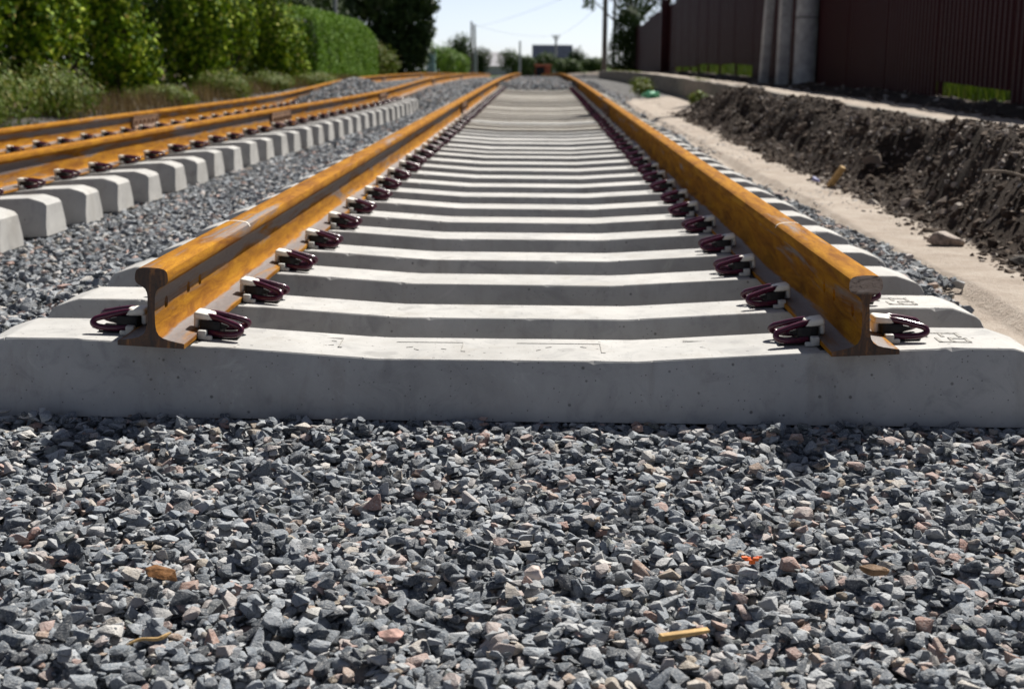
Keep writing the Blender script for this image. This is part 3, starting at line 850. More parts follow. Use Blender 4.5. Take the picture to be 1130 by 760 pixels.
run(mt_x, mt_z, -1, -0.8, [3.114, 15.75, 28.2, 40.7, 53.2, 65.7, 100.0],
    ["long rusty left rail of the middle track, dark sawn end facing the camera",
     "rusty rail behind the first joint of the left rail line of the middle track",
     "rusty rail of the left rail line of the middle track, beginning beside the gravel mound",
     "small distant rusty rail, left rail line of the middle track beyond the mound",
     "blurred distant rail near the crest, left rail line of the middle track",
     "farthest rail of the left rail line of the middle track, going over the crest"], "rails of the middle track", (3.114 + 0.10, 3.114 + 0.31, 3.114 + 0.43))
run(mt_x, mt_z, 1, 0.8, [3.114, 15.4, 27.9, 40.4, 52.9, 65.4, 100.0],
    ["long rusty right rail of the middle track, sawn end near, inner side in shade",
     "rusty rail behind the first joint of the right rail line of the middle track",
     "rusty rail of the right rail line of the middle track, beginning beside the gravel mound",
     "small distant rusty rail, right rail line of the middle track beyond the mound",
     "blurred distant rail near the crest, right rail line of the middle track",
     "farthest rail of the right rail line of the middle track, going over the crest"], "rails of the middle track", (3.114 + 0.10, 3.114 + 0.31, 3.114 + 0.43))
run(lt_x, lt_zr, 1, 0.8, [4.0, 13.7, 20.6, 33.1, 45.6, 90.0],
    ["nearer rail of the left-hand track, running above its raised sleeper ends",
     "rusty rail between two joints in the nearer rail line of the left-hand track",
     "rail of the left-hand track's nearer line, starting where its sleepers end",
     "distant rail in the nearer line of the left-hand track, curving along the gravel",
     "farthest rail in the nearer line of the left-hand track"], "rails of the left-hand track")
run(lt_x, lt_zl, -1, -0.8, [4.0, 14.6, 25.0, 37.5, 50.0, 90.0],
    ["rusty rail at the left edge below the weeds, farther rail of the left-hand track",
     "rusty rail behind the joint below the ivy, farther rail line of the left-hand track",
     "rail in the farther line of the left-hand track, partly behind the gravel heap",
     "distant rail in the farther line of the left-hand track, below the clipped hedge end",
     "farthest rail in the farther line of the left-hand track"], "rails of the left-hand track")

# ------------------------------------------------------------------ foliage
def leaf_mesh(name, C, N, size, asp=0.6, fold=0.25, rnd=None, up=None):
    n = len(C)
    N = N / np.maximum(1e-6, np.linalg.norm(N, axis=1))[:, None]
    a = RNG.normal(size=(n, 3))
    if up is not None: a = a * 0.35 + np.array(up)
    t = a - (a * N).sum(1)[:, None] * N; t /= np.maximum(1e-6, np.linalg.norm(t, axis=1))[:, None]
    b = np.cross(N, t)
    s = (size * RNG.uniform(0.6, 1.3, n))[:, None]
    p0 = C - t * s * 0.5; p2 = C + t * s * 0.5
    p1 = C + b * s * asp * 0.5 - N * s * fold * 0.3; p3 = C - b * s * asp * 0.5 - N * s * fold * 0.3
    V = np.stack([p0, p1, p2, p3], 1).reshape(-1, 3)
    i = np.arange(n)[:, None] * 4
    T = np.concatenate([i + [0, 1, 2], i + [0, 2, 3]], 1).reshape(-1, 3)
    r = RNG.uniform(0, 1, n) if rnd is None else rnd
    return np_mesh(name, V, T, {"rnd": np.repeat(r, 4)})

def blob_leaves(blobs, n, lump=0.28, shell=0.78, droop=0.3, freq=2.2):
    """points and normals spread through the outer part of a set of ellipsoids with lumpy outlines"""
    w = np.array([b[3] * b[4] + b[4] * b[5] + b[3] * b[5] for b in blobs]); w = w / w.sum()
    C, N = [], []
    for b, k in zip(blobs, RNG.multinomial(n, w)):
        d = RNG.normal(size=(k, 3)); d /= np.linalg.norm(d, axis=1)[:, None]
        az = np.arctan2(d[:, 1], d[:, 0])
        q = 1 + lump * (vnoise(az * freq + b[0] * 3.1, d[:, 2] * freq * 1.4 + b[1] * 1.7, 5) * 0.7 + vnoise(az * freq * 3 + b[1], d[:, 2] * freq * 3.5 + b[0], 8) * 0.5)
        rad = (shell + (1 - shell) * RNG.uniform(0, 1, k) ** 0.6) * q
        R = np.array([b[3], b[4], b[5]])
        C.append(np.array(b[:3]) + d * rad[:, None] * R)
        nn = d / R; nn /= np.linalg.norm(nn, axis=1)[:, None]
        N.append(nn + RNG.normal(0, 0.42, (k, 3)) + np.array([0, 0, droop]))
    return np.concatenate(C), np.concatenate(N)

IVY = mat_leaf("ivy_leaf", [(0.0, (0.03, 0.07, 0.005)), (0.5, (0.085, 0.160, 0.008)), (0.76, (0.29, 0.40, 0.022)), (0.95, (0.44, 0.50, 0.05)), (1.0, (0.45, 0.34, 0.13))], 0.08, 0.7)
BOX = mat_leaf("clipped_leaf", [(0.0, (0.055, 0.125, 0.010)), (0.6, (0.105, 0.21, 0.016)), (1.0, (0.18, 0.28, 0.04))], 0.2, 0.7)
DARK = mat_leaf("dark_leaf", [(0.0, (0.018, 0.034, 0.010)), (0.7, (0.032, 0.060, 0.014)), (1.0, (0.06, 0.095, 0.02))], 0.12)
MID = mat_leaf("green_leaf", [(0.0, (0.035, 0.065, 0.020)), (0.7, (0.065, 0.105, 0.030)), (1.0, (0.11, 0.15, 0.045))], 0.22)
GRASSG = mat_leaf("grass_blade", [(0.0, (0.020, 0.042, 0.005)), (0.6, (0.050, 0.092, 0.009)), (1.0, (0.12, 0.14, 0.03))], 0.2)
BRIGHT = mat_leaf("bright_leaf", [(0.0, (0.075, 0.15, 0.025)), (0.7, (0.13, 0.23, 0.04)), (1.0, (0.20, 0.28, 0.06))], 0.3)
DRY = mat_leaf("dry_weed", [(0.0, (0.07, 0.045, 0.028)), (0.5, (0.14, 0.095, 0.055)), (1.0, (0.25, 0.19, 0.10))], 0.2)
WEED = mat_leaf("weed_leaf", [(0.0, (0.055, 0.10, 0.010)), (0.6, (0.135, 0.185, 0.030)), (0.9, (0.21, 0.215, 0.06)), (1.0, (0.23, 0.17, 0.08))], 0.2)
BARK = mat_bark("brown_bark", (0.04, 0.03, 0.022), (0.11, 0.085, 0.065)); 

def stems(bm, base, tips, r):
    add_tube(bm, [Vector(base) - Vector((0, 0, 0.05)), Vector(base) + Vector((0, 0, 0.12))], r * 1.3, 8)
    for t in tips:
        m_ = (Vector(base) + Vector(t)) / 2 + Vector((random.uniform(-.15, .15), random.uniform(-.15, .15), 0.1))
        add_tube(bm, catmull([base, m_, t], 4), [r * (1 - 0.8 * i / 8) for i in range(9)], 6)

def shrub(name, base, blobs, n, size, mat, label, cat, group=None, trunk=0.05, lump=0.3, droop=0.2, asp=0.7, up=None, part="foliage", shell=0.75):
    root = empty(name, base, label, cat, group)
    C, N = blob_leaves(blobs, n, lump, shell, droop)
    me = leaf_mesh(part, C - np.array(base), N, size, asp, up=up)
    link(part, me, mat, root)
    bm = bmesh.new()
    stems(bm, (0, 0, -0.1), [tuple(np.array(b[:3]) - np.array(base)) for b in blobs], trunk)
    link("stem", bm_mesh("stem", bm), BARK, root)
    return root

def gz(x, y): return float(ground_z(np.array([x]), np.array([y]))[0])
# dense backing growth behind the climbing plants
ivy_lab = ["ivy-hung shrub with a bright curtain of leaves, cut by the left picture edge", "ivy-covered shrub set back right of the deep dark gap at far left",
           "tall ivy-covered shrub above the bare brown soil in the upper left", "bright yellowish ivy-covered shrub between two dark gaps",
           "dark dull ivy-covered shrub after the bright yellowish one", "broad dull green shrub touching the near end of the clipped hedge"]
spots = [(15.6, -5.95, 0.62, 3.2), (19.9, -6.40, 0.72, 3.3), (22.6, -5.95, 0.70, 3.4), (26.4, -5.65, 0.72, 3.4), (31.2, -6.3, 1.15, 3.2), (35.6, -5.9, 1.35, 2.7)]
for i, (y, x, ry, h) in enumerate(spots):
    z0 = gz(x - 0.6, y)
    rg = random.Random(50 + i); bl = [(x - 0.75, y, z0 + h * 0.5, 0.6, ry * 0.7, h * 0.5)]
    for q in range(11):
        fy_ = rg.uniform(-0.8, 0.8); fz_ = rg.uniform(0.08, 0.95); r_ = rg.uniform(0.22, 0.46)
        bl.append((x - 0.45 + rg.uniform(-0.35, 0.35) - 0.15 * fz_, y + fy_ * ry, z0 + fz_ * h, r_, r_ * rg.uniform(0.7, 1.1), r_ * rg.uniform(1.0, 1.9)))
    shrub("ivy_shrub", (x - 0.6, y, z0), bl, 13000, 0.085, IVY, ivy_lab[i], "shrub", "ivy-covered shrubs along the left side", 0.05, 0.55, -0.05, 0.8)
bl = [(-8.6 + 0.2 * math.sin(i), 13 + 2.1 * i, gz(-8.6, 13 + 2.1 * i) + 1.6 + 0.3 * math.sin(i * 1.9), 0.9, 1.5, 2.0) for i in range(24)]
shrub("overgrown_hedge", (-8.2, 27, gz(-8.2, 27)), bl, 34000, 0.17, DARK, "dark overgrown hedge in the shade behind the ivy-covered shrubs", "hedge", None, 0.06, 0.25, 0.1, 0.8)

# clipped hedge: a long rounded block of small leaves
def clipped(y0, y1, x0, x1, h):
    n = 26000
    s = RNG.uniform(0, 1, n); y = y0 + (y1 - y0) * s
    hh = h - 0.35 * sstep(0.75, 1.0, s) ** 2
    a = RNG.uniform(0, 1, n)
    side = a < 0.55; topm = (a >= 0.55) & (a < 0.85); endm = a >= 0.85
    x = np.where(side, x1, np.where(topm, RNG.uniform(x0, x1, n), RNG.uniform(x0, x1, n)))
    z = np.where(topm, hh, RNG.uniform(0, 1, n) * hh)
    y = np.where(endm, np.where(RNG.uniform(0, 1, n) < 0.6, y1, y0), y)
    hh2 = np.where(endm, h - 0.35, hh); z = np.where(endm, RNG.uniform(0, 1, n) * hh2, z)
    # round the edges
    ex = np.clip((z - (hh2 - 0.35)) / 0.35, 0, 1); x = np.where(x > (x0 + x1) / 2, x - 0.28 * ex ** 2, x)
    lumpy = 0.10 * fbm(y * 1.6, z * 2.0, 77)
    x = x + np.where(side, lumpy, 0) + RNG.normal(0, 0.035, n); z = z + np.where(topm, lumpy, 0) + RNG.normal(0, 0.03, n); y = y + np.where(endm, lumpy, 0)
    N = np.where(side[:, None], [1, 0, 0.25], np.where(topm[:, None], [0.2, 0, 1], [0, 1, 0.2])) + RNG.normal(0, 0.6, (n, 3))
    return np.c_[x, y, z], N
C, N = clipped(38.2, 52, -7.4, -5.85, 1.95)
C[:, 2] += ground_z(np.full(len(C), -6.6), C[:, 1])
root = empty("clipped_hedge", (-6.6, 46, gz(-6.6, 46)), "bright green clipped hedge with a rounded top, ending at the dark trees", "hedge")
link("foliage", leaf_mesh("foliage", C - np.array(root.location), N, 0.075, 0.75), BOX, root)
bm = bmesh.new()
for y in np.arange(39.2, 51.5, 1.2):
    bm = bmesh.new(); add_tube(bm, [(0.1, y - 46, -0.1), (0.0, y - 46 + 0.1, 0.8), (-0.1, y - 46, 1.5)], [0.05, 0.035, 0.01], 6)
    link("stem", bm_mesh("stem", bm), BARK, root)


# low weeds in front of the ivy
wl = [((-5.75, 14.6), 0.72, 1.25, "broad clump of pale weeds by the left picture edge below the ivy"), ((-5.95, 17.5), 0.62, 0.7, "bushy green weed clump under the dark gap at far left"),
      ((-5.75, 21.9), 0.32, 0.5, "low dry weed clump on bare soil below the tall ivy"), ((-5.6, 25.2), 0.5, 0.5, "yellow-green weed clump at the foot of the yellowish ivy"),
      ((-5.65, 30.2), 0.4, 0.7, "small weed clump at the foot of the broad dull shrub"), ((-5.4, 34.6), 0.38, 0.8, "weed clump leaning out before the clipped hedge")]
for (x, y), h, r, lab in wl:
    z0 = gz(x, y)
    bl = [(x, y, z0 + h * 0.45, 0.5, r, h * 0.55), (x + 0.2, y - r * 0.5, z0 + h * 0.3, 0.4, r * 0.5, h * 0.4), (x + 0.1, y + r * 0.5, z0 + h * 0.35, 0.45, r * 0.6, h * 0.45)]
    shrub("weed_clump", (x, y, z0), bl, 3200, 0.075, WEED, lab, "weeds", "weed clumps along the left side", 0.012, 0.45, 0.1, 0.35, (0, 0, 1.0), shell=0.35)

def blades(name, P, h, w, mat, lean=0.35):
    n = len(P); a = RNG.uniform(0, 2 * np.pi, n); hh = (h * RNG.uniform(0.4, 1.2, n))[:, None]
    d = np.c_[np.cos(a), np.sin(a), np.zeros(n)]; e = np.c_[-np.sin(a), np.cos(a), np.zeros(n)]
    ln = (RNG.normal(0, lean, n))[:, None]
    p0 = P - d * w / 2; p1 = P + d * w / 2; p2 = P + e * ln * hh + np.c_[np.zeros((n, 2)), np.ones(n)] * hh
    V = np.stack([p0, p1, p2], 1).reshape(-1, 3); T = np.arange(3 * n).reshape(-1, 3)
    return tag(link(name, np_mesh(name, V, T, {"rnd": np.repeat(RNG.uniform(0, 1, n), 3)}), mat), kind="stuff")
n = 9000; y = RNG.uniform(17, 44, n); x = -5.75 + RNG.normal(0, 0.25, n) - 0.25 * vnoise(y * 0.8, y * 0, 4)
k = vnoise(x * 1.2, y * 0.9, 15) > -0.25; x, y = x[k], y[k]
blades("dry_grass", np.c_[x, y, ground_z(x, y) - 0.02], 0.30, 0.012, DRY)
n = 26000; y = 10 + 50 * RNG.uniform(0, 1, n) ** 1.3; x = 4.3 + 0.0174 * (y - 12) + np.abs(RNG.normal(0, 1.6, n))
blades("grass", np.c_[x, y, ground_z(x, y) - 0.02], 0.26, 0.02, GRASSG)
n = 1500; y = RNG.uniform(20, 55, n); x = 2.62 + np.abs(RNG.normal(0, 0.1, n)); k = vnoise(y * 0.5, y * 0, 3) > 0.1; x, y = x[k], y[k]
blades("grass", np.c_[x, y, ground_z(x, y) - 0.02], 0.08, 0.015, WEED)
for (x, y, h, r, lab) in ((1.95, 26.6, 0.30, 0.24, "bright green weed tuft growing in stones below the kerb"), (2.25, 31.5, 0.3, 0.25, "small green weed tuft against the far kerb"), (2.3, 20.3, 0.22, 0.16, "thin weed sprig at the far end of the soil bank")):
    z0 = gz(x, y)
    shrub("weed_tuft", (x, y, z0), [(x, y, z0 + h * 0.45, r, r, h * 0.5)], 600, 0.07, WEED, lab, "weeds", "weed tufts below the kerb", 0.01, 0.4, 0.2, 0.4, (0, 0, 1.0), shell=0.2)

# trees
def tree(name, x, y, h, crown, n, size, mat, label, group, trunk_r=0.2, lump=0.35, extra=None, shell=0.55):
    z0 = gz(x, y)
    root = empty(name, (x, y, z0), label, "tree", group)
    bl = [(dx, dy, dz, a, b, c) for dx, dy, dz, a, b, c in crown]
    C, N = blob_leaves(bl, n, lump, shell, 0.25, 2.6)
    link("crown", leaf_mesh("crown", C, N, size, 0.65), mat, root)
    bm = bmesh.new()
    top = max(bl, key=lambda b: b[2])
    add_tube(bm, catmull([(0, 0, -0.3), (0.1, 0, h * 0.3), (top[0] * 0.6, top[1] * 0.6, h * 0.75)], 5), [trunk_r * (1.25 - 1.0 * i / 10) for i in range(11)], 9)
    for b in bl:
        add_tube(bm, catmull([(0.08, 0, min(b[2] * 0.45, h * 0.4)), (b[0] * 0.5, b[1] * 0.5, b[2] * 0.75), (b[0], b[1], b[2] + b[5] * 0.3)], 4), [trunk_r * 0.5 * (1 - 0.85 * i / 8) for i in range(9)], 6)
    link("trunk", bm_mesh("trunk", bm), BARK, root)
    return root
TG = "trees beyond the clipped hedge"
def cr(w, h, low=0.15, k=7, seed=0):
    rg = random.Random(seed); out = []
    for i in range(k):
        z = h * (low + (1 - low) * (i + 0.5) / k)
        q = w * (1 - 0.45 * abs((z / h) - 0.5) * 2)
        out.append((rg.uniform(-.45, .45) * w, rg.uniform(-.45, .45) * w, z, q * rg.uniform(.5, .75), q * rg.uniform(.5, .75), h / k * rg.uniform(0.9, 1.3)))
    return out
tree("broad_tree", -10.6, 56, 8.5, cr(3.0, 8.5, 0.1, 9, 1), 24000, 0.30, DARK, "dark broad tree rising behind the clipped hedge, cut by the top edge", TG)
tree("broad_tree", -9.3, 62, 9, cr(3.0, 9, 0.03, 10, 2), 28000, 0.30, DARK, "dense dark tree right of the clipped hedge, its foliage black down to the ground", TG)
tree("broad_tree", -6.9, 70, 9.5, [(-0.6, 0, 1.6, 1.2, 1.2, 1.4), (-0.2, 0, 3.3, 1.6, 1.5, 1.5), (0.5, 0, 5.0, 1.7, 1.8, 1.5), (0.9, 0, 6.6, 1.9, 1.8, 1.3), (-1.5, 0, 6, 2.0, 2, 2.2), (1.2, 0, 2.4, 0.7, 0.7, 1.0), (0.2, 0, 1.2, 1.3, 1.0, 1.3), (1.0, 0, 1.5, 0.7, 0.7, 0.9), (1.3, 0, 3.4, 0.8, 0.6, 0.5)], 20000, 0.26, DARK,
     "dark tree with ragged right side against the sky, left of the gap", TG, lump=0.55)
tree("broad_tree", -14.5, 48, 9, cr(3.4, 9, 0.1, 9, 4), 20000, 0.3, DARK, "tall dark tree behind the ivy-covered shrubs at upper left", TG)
shrub("bush", (-7.2, 62, gz(-7.2, 62)), [(-7.2, 62, gz(-7.2, 62) + 0.75, 0.7, 0.8, 0.95), (-6.7, 63, gz(-7, 62) + 0.6, 0.6, 0.6, 0.7)], 3000, 0.12, WEED, "brownish green bush between the dark tree and the pale green cabinet", "bush", None, 0.03, 0.4)
shrub("bush", (-6.4, 82, gz(-6.4, 82)), [(-6.6, 82, gz(-6.4, 82) + 1.1, 0.9, 0.9, 1.2), (-5.6, 83, gz(-6, 82) + 0.9, 0.9, 0.9, 0.95), (-4.8, 84, gz(-6, 82) + 0.7, 0.7, 0.8, 0.75)], 5000, 0.14, BRIGHT, "bright green bush sloping down left of the double pole", "bush", None, 0.03, 0.35)
FG = "distant trees on the skyline"
def far(px0, px1, ytop, Y, mat, lab, n=2600, k=5, seed=0):
    """a far tree given where it stands; its width and height follow from the photo's bearings"""
    x0 = cx + (px0 - 597.6) / FPX * Y; x1 = cx + (px1 - 597.6) / FPX * Y
    x = (x0 + x1) / 2; w = (x1 - x0) / 2; z0 = gz(x, Y); h = cz + (58 - ytop) / FPX * Y - z0
    rg = random.Random(seed); bl = []
    for i in range(k):
        q = i / (k - 1); bl.append(((q - 0.5) * 1.2 * w, rg.uniform(-.5, .5) * w, h * rg.uniform(0.42, 0.66), w * rg.uniform(0.42, 0.6), w * 0.55, h * rg.uniform(0.32, 0.38)))
    bl.append((0, 0, h * 0.66, w * 0.6, w * 0.6, h * 0.36)); bl.append((0, 0, h * 0.28, w * 0.9, w * 0.6, h * 0.26))
    tree("distant_tree", x, Y, h, bl, n, max(0.22, w * 0.1), mat, lab, FG, 0.12, 0.35)
far(495, 522, 36, 150, MID, "rounded distant tree on the skyline left of the double pole", 4000, 5, 3)
far(519, 543, 50, 160, DARK, "dark distant tree just right of the double pole", 2600, 5, 4)
far(480, 505, 52, 165, MID, "low distant tree beside the ragged dark tree", 2400, 4, 9)
far(551, 580, 52, 175, MID, "distant tree right of the white gable", 2600, 5, 5)
far(572, 592, 59, 150, MID, "low dark bushy tree left of the dark-roofed house", 2400, 4, 6)
far(586, 613, 56, 130, MID, "bushy tree in front of the dark-roofed house", 3000, 5, 7)
far(610, 642, 62, 135, MID, "low tree under the right half of the dark roof", 2600, 5, 8)
far(626, 648, 50, 190, DARK, "dark distant tree right of the dark-roofed house", 2600, 5, 10)
far(640, 668, 60, 150, MID, "low distant tree at the right end of the skyline", 2600, 5, 11)
far(500, 700, 66, 330, DARK, "long low wooded rise far behind the house", 5000, 9, 12)
# right side
zb = gz(4.6, 76)
shrub("column_shrub", (4.55, 78, zb), [(4.25, 78, zb + 1.0, 0.6, 0.6, 1.2), (4.6, 78, zb + 2.1, 0.75, 0.7, 1.2), (4.95, 78, zb + 1.2, 0.55, 0.6, 1.3), (4.75, 78, zb + 2.9, 0.6, 0.6, 0.55)], 9000, 0.11, DARK, "tall dark shrub standing past the far end of the maroon fence", "shrub", None, 0.05, 0.25)
tree("broad_tree", 5.6, 88, 9, [(-2.3, 0, 5.6, 1.0, 1.0, 0.9), (-1.4, 0, 6.4, 1.3, 1.3, 1.2), (0.2, 0, 6.0, 1.8, 1.6, 1.7), (1.6, 0, 5.4, 1.8, 1.6, 1.5), (0.2, 0, 4.0, 1.5, 1.3, 1.2), (-2.7, 0, 4.3, 0.45, 0.5, 0.7), (3.0, 0, 6.0, 1.8, 1.6, 1.8)], 9000, 0.19, MID,
     "tree whose branches hang over the far end of the maroon fence", "trees on the right", 0.2, 0.55)

# ------------------------------------------------------------------ fence
def fx_(y): return 4.0 + 0.0174 * (y - 12)
def fence():
    root = empty("metal_fence", (fx_(8), 8, gz(fx_(8), 8)), "dark maroon corrugated metal fence running along the path on the right", "fence")
    L = Vector(root.location)
    per = 0.15
    pr = [(0.0, 0.0), (0.055, 0.0), (0.075, 0.022), (0.130, 0.022)]
    bounds = [6.0, 8.2, 10.3, 12.15, 14.6, 16.9, 19.2, 21.5, 23.8, 26.0, 28.95, 32.2, 35.5, 38.5, 41.2, 44.0, 47.0, 50.0, 53.0, 56.0, 59.0, 62.5, 66.0, 69.5, 73.0, 76.5, 79.5]
    for i, (a, b) in enumerate(zip(bounds, bounds[1:])):
        gap = 0.0
        if 12.1 < a < 14: gap = 0.17
        if 28.9 < a < 41: gap = 0.27
        if 41 < a < 50: gap = 0.20
        if 50 < a < 53: gap = 0.10
        tilt = 0.04 * math.sin(i * 2.7)
        bm = bmesh.new(); lo, hi = [], []
        y = a + 0.012; k_ = 0
        while True:
            q = k_ // 4; yy = a + 0.012 + q * per + pr[k_ % 4][0]
            if yy > b - 0.012: break
            x = fx_(yy) - pr[k_ % 4][1]
            zg = 0.235 + float(drop(yy)); t = (yy - a) / (b - a)
            lo.append(bm.verts.new((x - L.x, yy - L.y, zg - 0.06 + (gap + 0.06 if gap else 0) + tilt * (t - .5) - L.z)))
            hi.append(bm.verts.new((x - L.x, yy - L.y, zg + (2.08 if yy < 26 else 2.38) + 0.05 * math.sin(i * 1.3) + tilt * (t - .5) - L.z)))
            k_ += 1
        for j in range(len(lo) - 1): bm.faces.new((lo[j], lo[j + 1], hi[j + 1], hi[j]))
        me = bm_mesh("panel", bm)
        o = link("panel", me, FENCE, root)
        md = o.modifiers.new("thick", 'SOLIDIFY'); md.thickness = 0.002
        bm = bmesh.new()
        zg = 0.235 + float(drop(b))
        add_box(bm, (fx_(b) + 0.035 - L.x, b - L.y, zg + 0.92 - L.z), (0.05, 0.05, 2.3), 0.003)
        link("post", bm_mesh("post", bm), POSTR, root)
        bm = bmesh.new()
        add_box(bm, ((fx_(a) + fx_(b)) / 2 - 0.012 - L.x, (a + b) / 2 - L.y, (0.235 + float(drop((a + b) / 2))) + (2.13 if b < 26.5 else 2.43) - L.z), (0.05, (b - a) - 0.02, 0.02), 0.002, Matrix.Rotation(-0.0174, 3, 'Z'))
        link("top_cap", bm_mesh("top_cap", bm), FENCE, root)
fence()
# thick dark red gate post standing out from the fence
bm = bmesh.new(); add_box(bm, (0, 0, 1.25), (0.30, 0.36, 2.9), 0.01); add_box(bm, (0, 0, 2.72), (0.36, 0.42, 0.05), 0.01)
o = link("gate_post", bm_mesh("gate_post", bm), POSTR, smooth=30); o.location = (fx_(53.0) - 0.17, 53.0, 0.2 + float(drop(53)) - 0.1)
tag(o, "thick dark red post projecting from the far part of the maroon fence", "post")
# concrete pole with its stub and a leaning post before the fence
root = empty("utility_pole", (3.98, 21.6, 0.2), "thick round concrete pole standing before the maroon fence", "pole")
bm = bmesh.new(); add_tube(bm, [(0, 0, -0.3), (0, 0, 2.5), (0.01, 0, 7.5)], [0.165, 0.152, 0.11], 24); link("shaft", bm_mesh("shaft", bm), POLEC, root, smooth=40)
bm = bmesh.new()
for z in (1.02, 1.6):
    add_tube(bm, [(0.162 * math.cos(t), 0.162 * math.sin(t), z) for t in np.linspace(0, 2 * math.pi, 25)], 0.008, 6)
link("wire_tie", bm_mesh("wire_tie", bm), WIRE, root)
bm = bmesh.new(); add_box(bm, (0, 0, 1.6), (0.16, 0.18, 3.8), 0.012)
o = link("pole_stub", bm_mesh("pole_stub", bm), POLEC, smooth=30); o.location = (3.70, 21.9, 0.2); o.rotation_euler = (0, 0.008, 0.1)
tag(o, "square grey concrete stub standing against the round pole", "post")
bm = bmesh.new(); add_box(bm, (0, 0, 1.6), (0.13, 0.14, 3.8), 0.01)
o = link("leaning_post", bm_mesh("leaning_post", bm), POLEC, smooth=30); o.location = (3.62, 23.2, 0.2); o.rotation_euler = (0.02, 0.035, 0.15)
tag(o, "slim grey concrete post leaning right, left of the pole stub", "post")

# poles by the shrub
def pole(name, x, y, h, r, mat, label, arms=(), cat="pole"):
    z0 = gz(x, y); root = empty(name, (x, y, z0), label, cat)
    bm = bmesh.new(); add_tube(bm, [(0, 0, -0.4), (0, 0, h * 0.5), (0, 0, h)], [r, r * 0.9, r * 0.75], 12); link("shaft", bm_mesh("shaft", bm), mat, root, smooth=40)
    for z, L in arms:
        bm = bmesh.new(); add_box(bm, (0, -r - 0.03, z), (L, 0.07, 0.09), 0.005)
        for s in (-1, 1): add_tube(bm, [(s * L * 0.42, -r - 0.03, z + 0.03), (s * L * 0.42, -r - 0.03, z + 0.22)], 0.035, 8)
        link("crossarm", bm_mesh("crossarm", bm), mat, root)
    return root
pole("utility_pole", 3.15, 71, 8.0, 0.13, GREYWOOD, "dark wooden pole left of the tall dark shrub past the fence")
pole("utility_pole", 4.0, 79, 7.5, 0.09, POLEC, "slim pale pole rising behind the tall dark shrub")
pole("utility_pole", 1.66, 160, 4.55, 0.14, POLEC, "distant pole with a crossarm in front of the dark roof", ((4.4, 0.9), (4.15, 0.6)))
pole("utility_pole", -2.0, 140, 3.3, 0.11, POLEC, "short distant pole above the crest left of the house")
r1 = pole("utility_pole", -7.15, 150, 5.5, 0.13, GREYWOOD, "distant double pole of two shafts on a pale concrete footing, left of the white gable")
bm = bmesh.new(); add_tube(bm, [(0.42, 0, -0.4), (0.35, 0, 2.7), (0.30, 0, 5.2)], [0.13, 0.12, 0.1], 12); link("shaft", bm_mesh("shaft", bm), GREYWOOD, r1, smooth=40)
bm = bmesh.new(); add_box(bm, (0.42, -0.2, 1.15), (0.36, 0.22, 3.0), 0.02); link("footing", bm_mesh("footing", bm), POLEC, r1)
pole("utility_pole", -7.6, 54, 3.6, 0.10, POLEC, "pale post rising behind the clipped hedge top")
def wire(a, b, sag, r, label):
    pts = [Vector(a).lerp(Vector(b), t) - Vector((0, 0, sag * 4 * t * (1 - t))) for t in np.linspace(0, 1, 24)]
    bm = bmesh.new(); add_tube(bm, pts, r, 5); tag(link("overhead_wire", bm_mesh("overhead_wire", bm), WIRE), label, "wire", "overhead wires across the sky")
zt = gz(-7.15, 150)
wire((-7.1, 150, zt + 5.3), (1.66, 160, gz(1.66, 160) + 4.5), 0.5, 0.009, "thin wire from the double pole to the pole by the dark roof")
wire((-7.1, 150, zt + 4.9), (3.15, 71, gz(3.15, 71) + 4.4), 0.3, 0.008, "thin wire rising from the double pole to the dark pole on the right")
wire((1.66, 160, gz(1.66, 160) + 4.5), (3.15, 71, gz(3.15, 71) + 3.5), 0.35, 0.008, "thin wire running right from the pole by the dark roof")

# far buildings
def house(x, y, w, d, eave, ridge, roofm, wallm, label, gable_front=False, name="house"):
    z0 = gz(x, y); root = empty(name, (x, y, z0), label, "house")
    bm = bmesh.new(); add_box(bm, (0, 0, eave / 2 - 0.25), (w, d, eave + 0.5), 0.0)
    if gable_front:
        for s in (-1, 1):
            v = [bm.verts.new(p) for p in ((-w / 2, s * d / 2, eave), (w / 2, s * d / 2, eave), (0, s * d / 2, ridge - 0.05))]; bm.faces.new(v)
    link("wall", bm_mesh("wall", bm), wallm, root)
    bm = bmesh.new(); o_ = 0.25
    if gable_front:
        P_ = [(-w / 2 - o_, eave - 0.12), (0, ridge), (w / 2 + o_, eave - 0.12), (w / 2 + o_, eave - 0.25), (0, ridge - 0.14), (-w / 2 - o_, eave - 0.25)]
        f0 = [bm.verts.new((a, -d / 2 - o_, b)) for a, b in P_]; f1 = [bm.verts.new((a, d / 2 + o_, b)) for a, b in P_]
    else:
        P_ = [(-d / 2 - o_, eave - 0.1), (0, ridge), (d / 2 + o_, eave - 0.1), (d / 2 + o_, eave - 0.25), (0, ridge - 0.14), (-d / 2 - o_, eave - 0.25)]
        f0 = [bm.verts.new((-w / 2 - o_, a, b)) for a, b in P_]; f1 = [bm.verts.new((w / 2 + o_, a, b)) for a, b in P_]
    bm.faces.new(f0); bm.faces.new(f1)
    for i in range(6): bm.faces.new((f0[i], f0[(i + 1) % 6], f1[(i + 1) % 6], f1[i]))
    link("roof", bm_mesh("roof", bm), roofm, root)
    return root
hY = 230.0; z0 = gz(1.8, hY)
h = house(1.8, hY, 5.9, 5, 0.35 - z0, 2.2 - z0, SLATE, RENDERW, "distant house with a dark blue-black roof above the trees")
for wx in (-1.8, 0.0, 1.9):
    bm = bmesh.new(); add_box(bm, (wx, -2.52, -z0 - 0.6), (0.8, 0.06, 1.0), 0.0); link("window", bm_mesh("window", bm), DARKM, h)
z1 = gz(-6.6, 190)
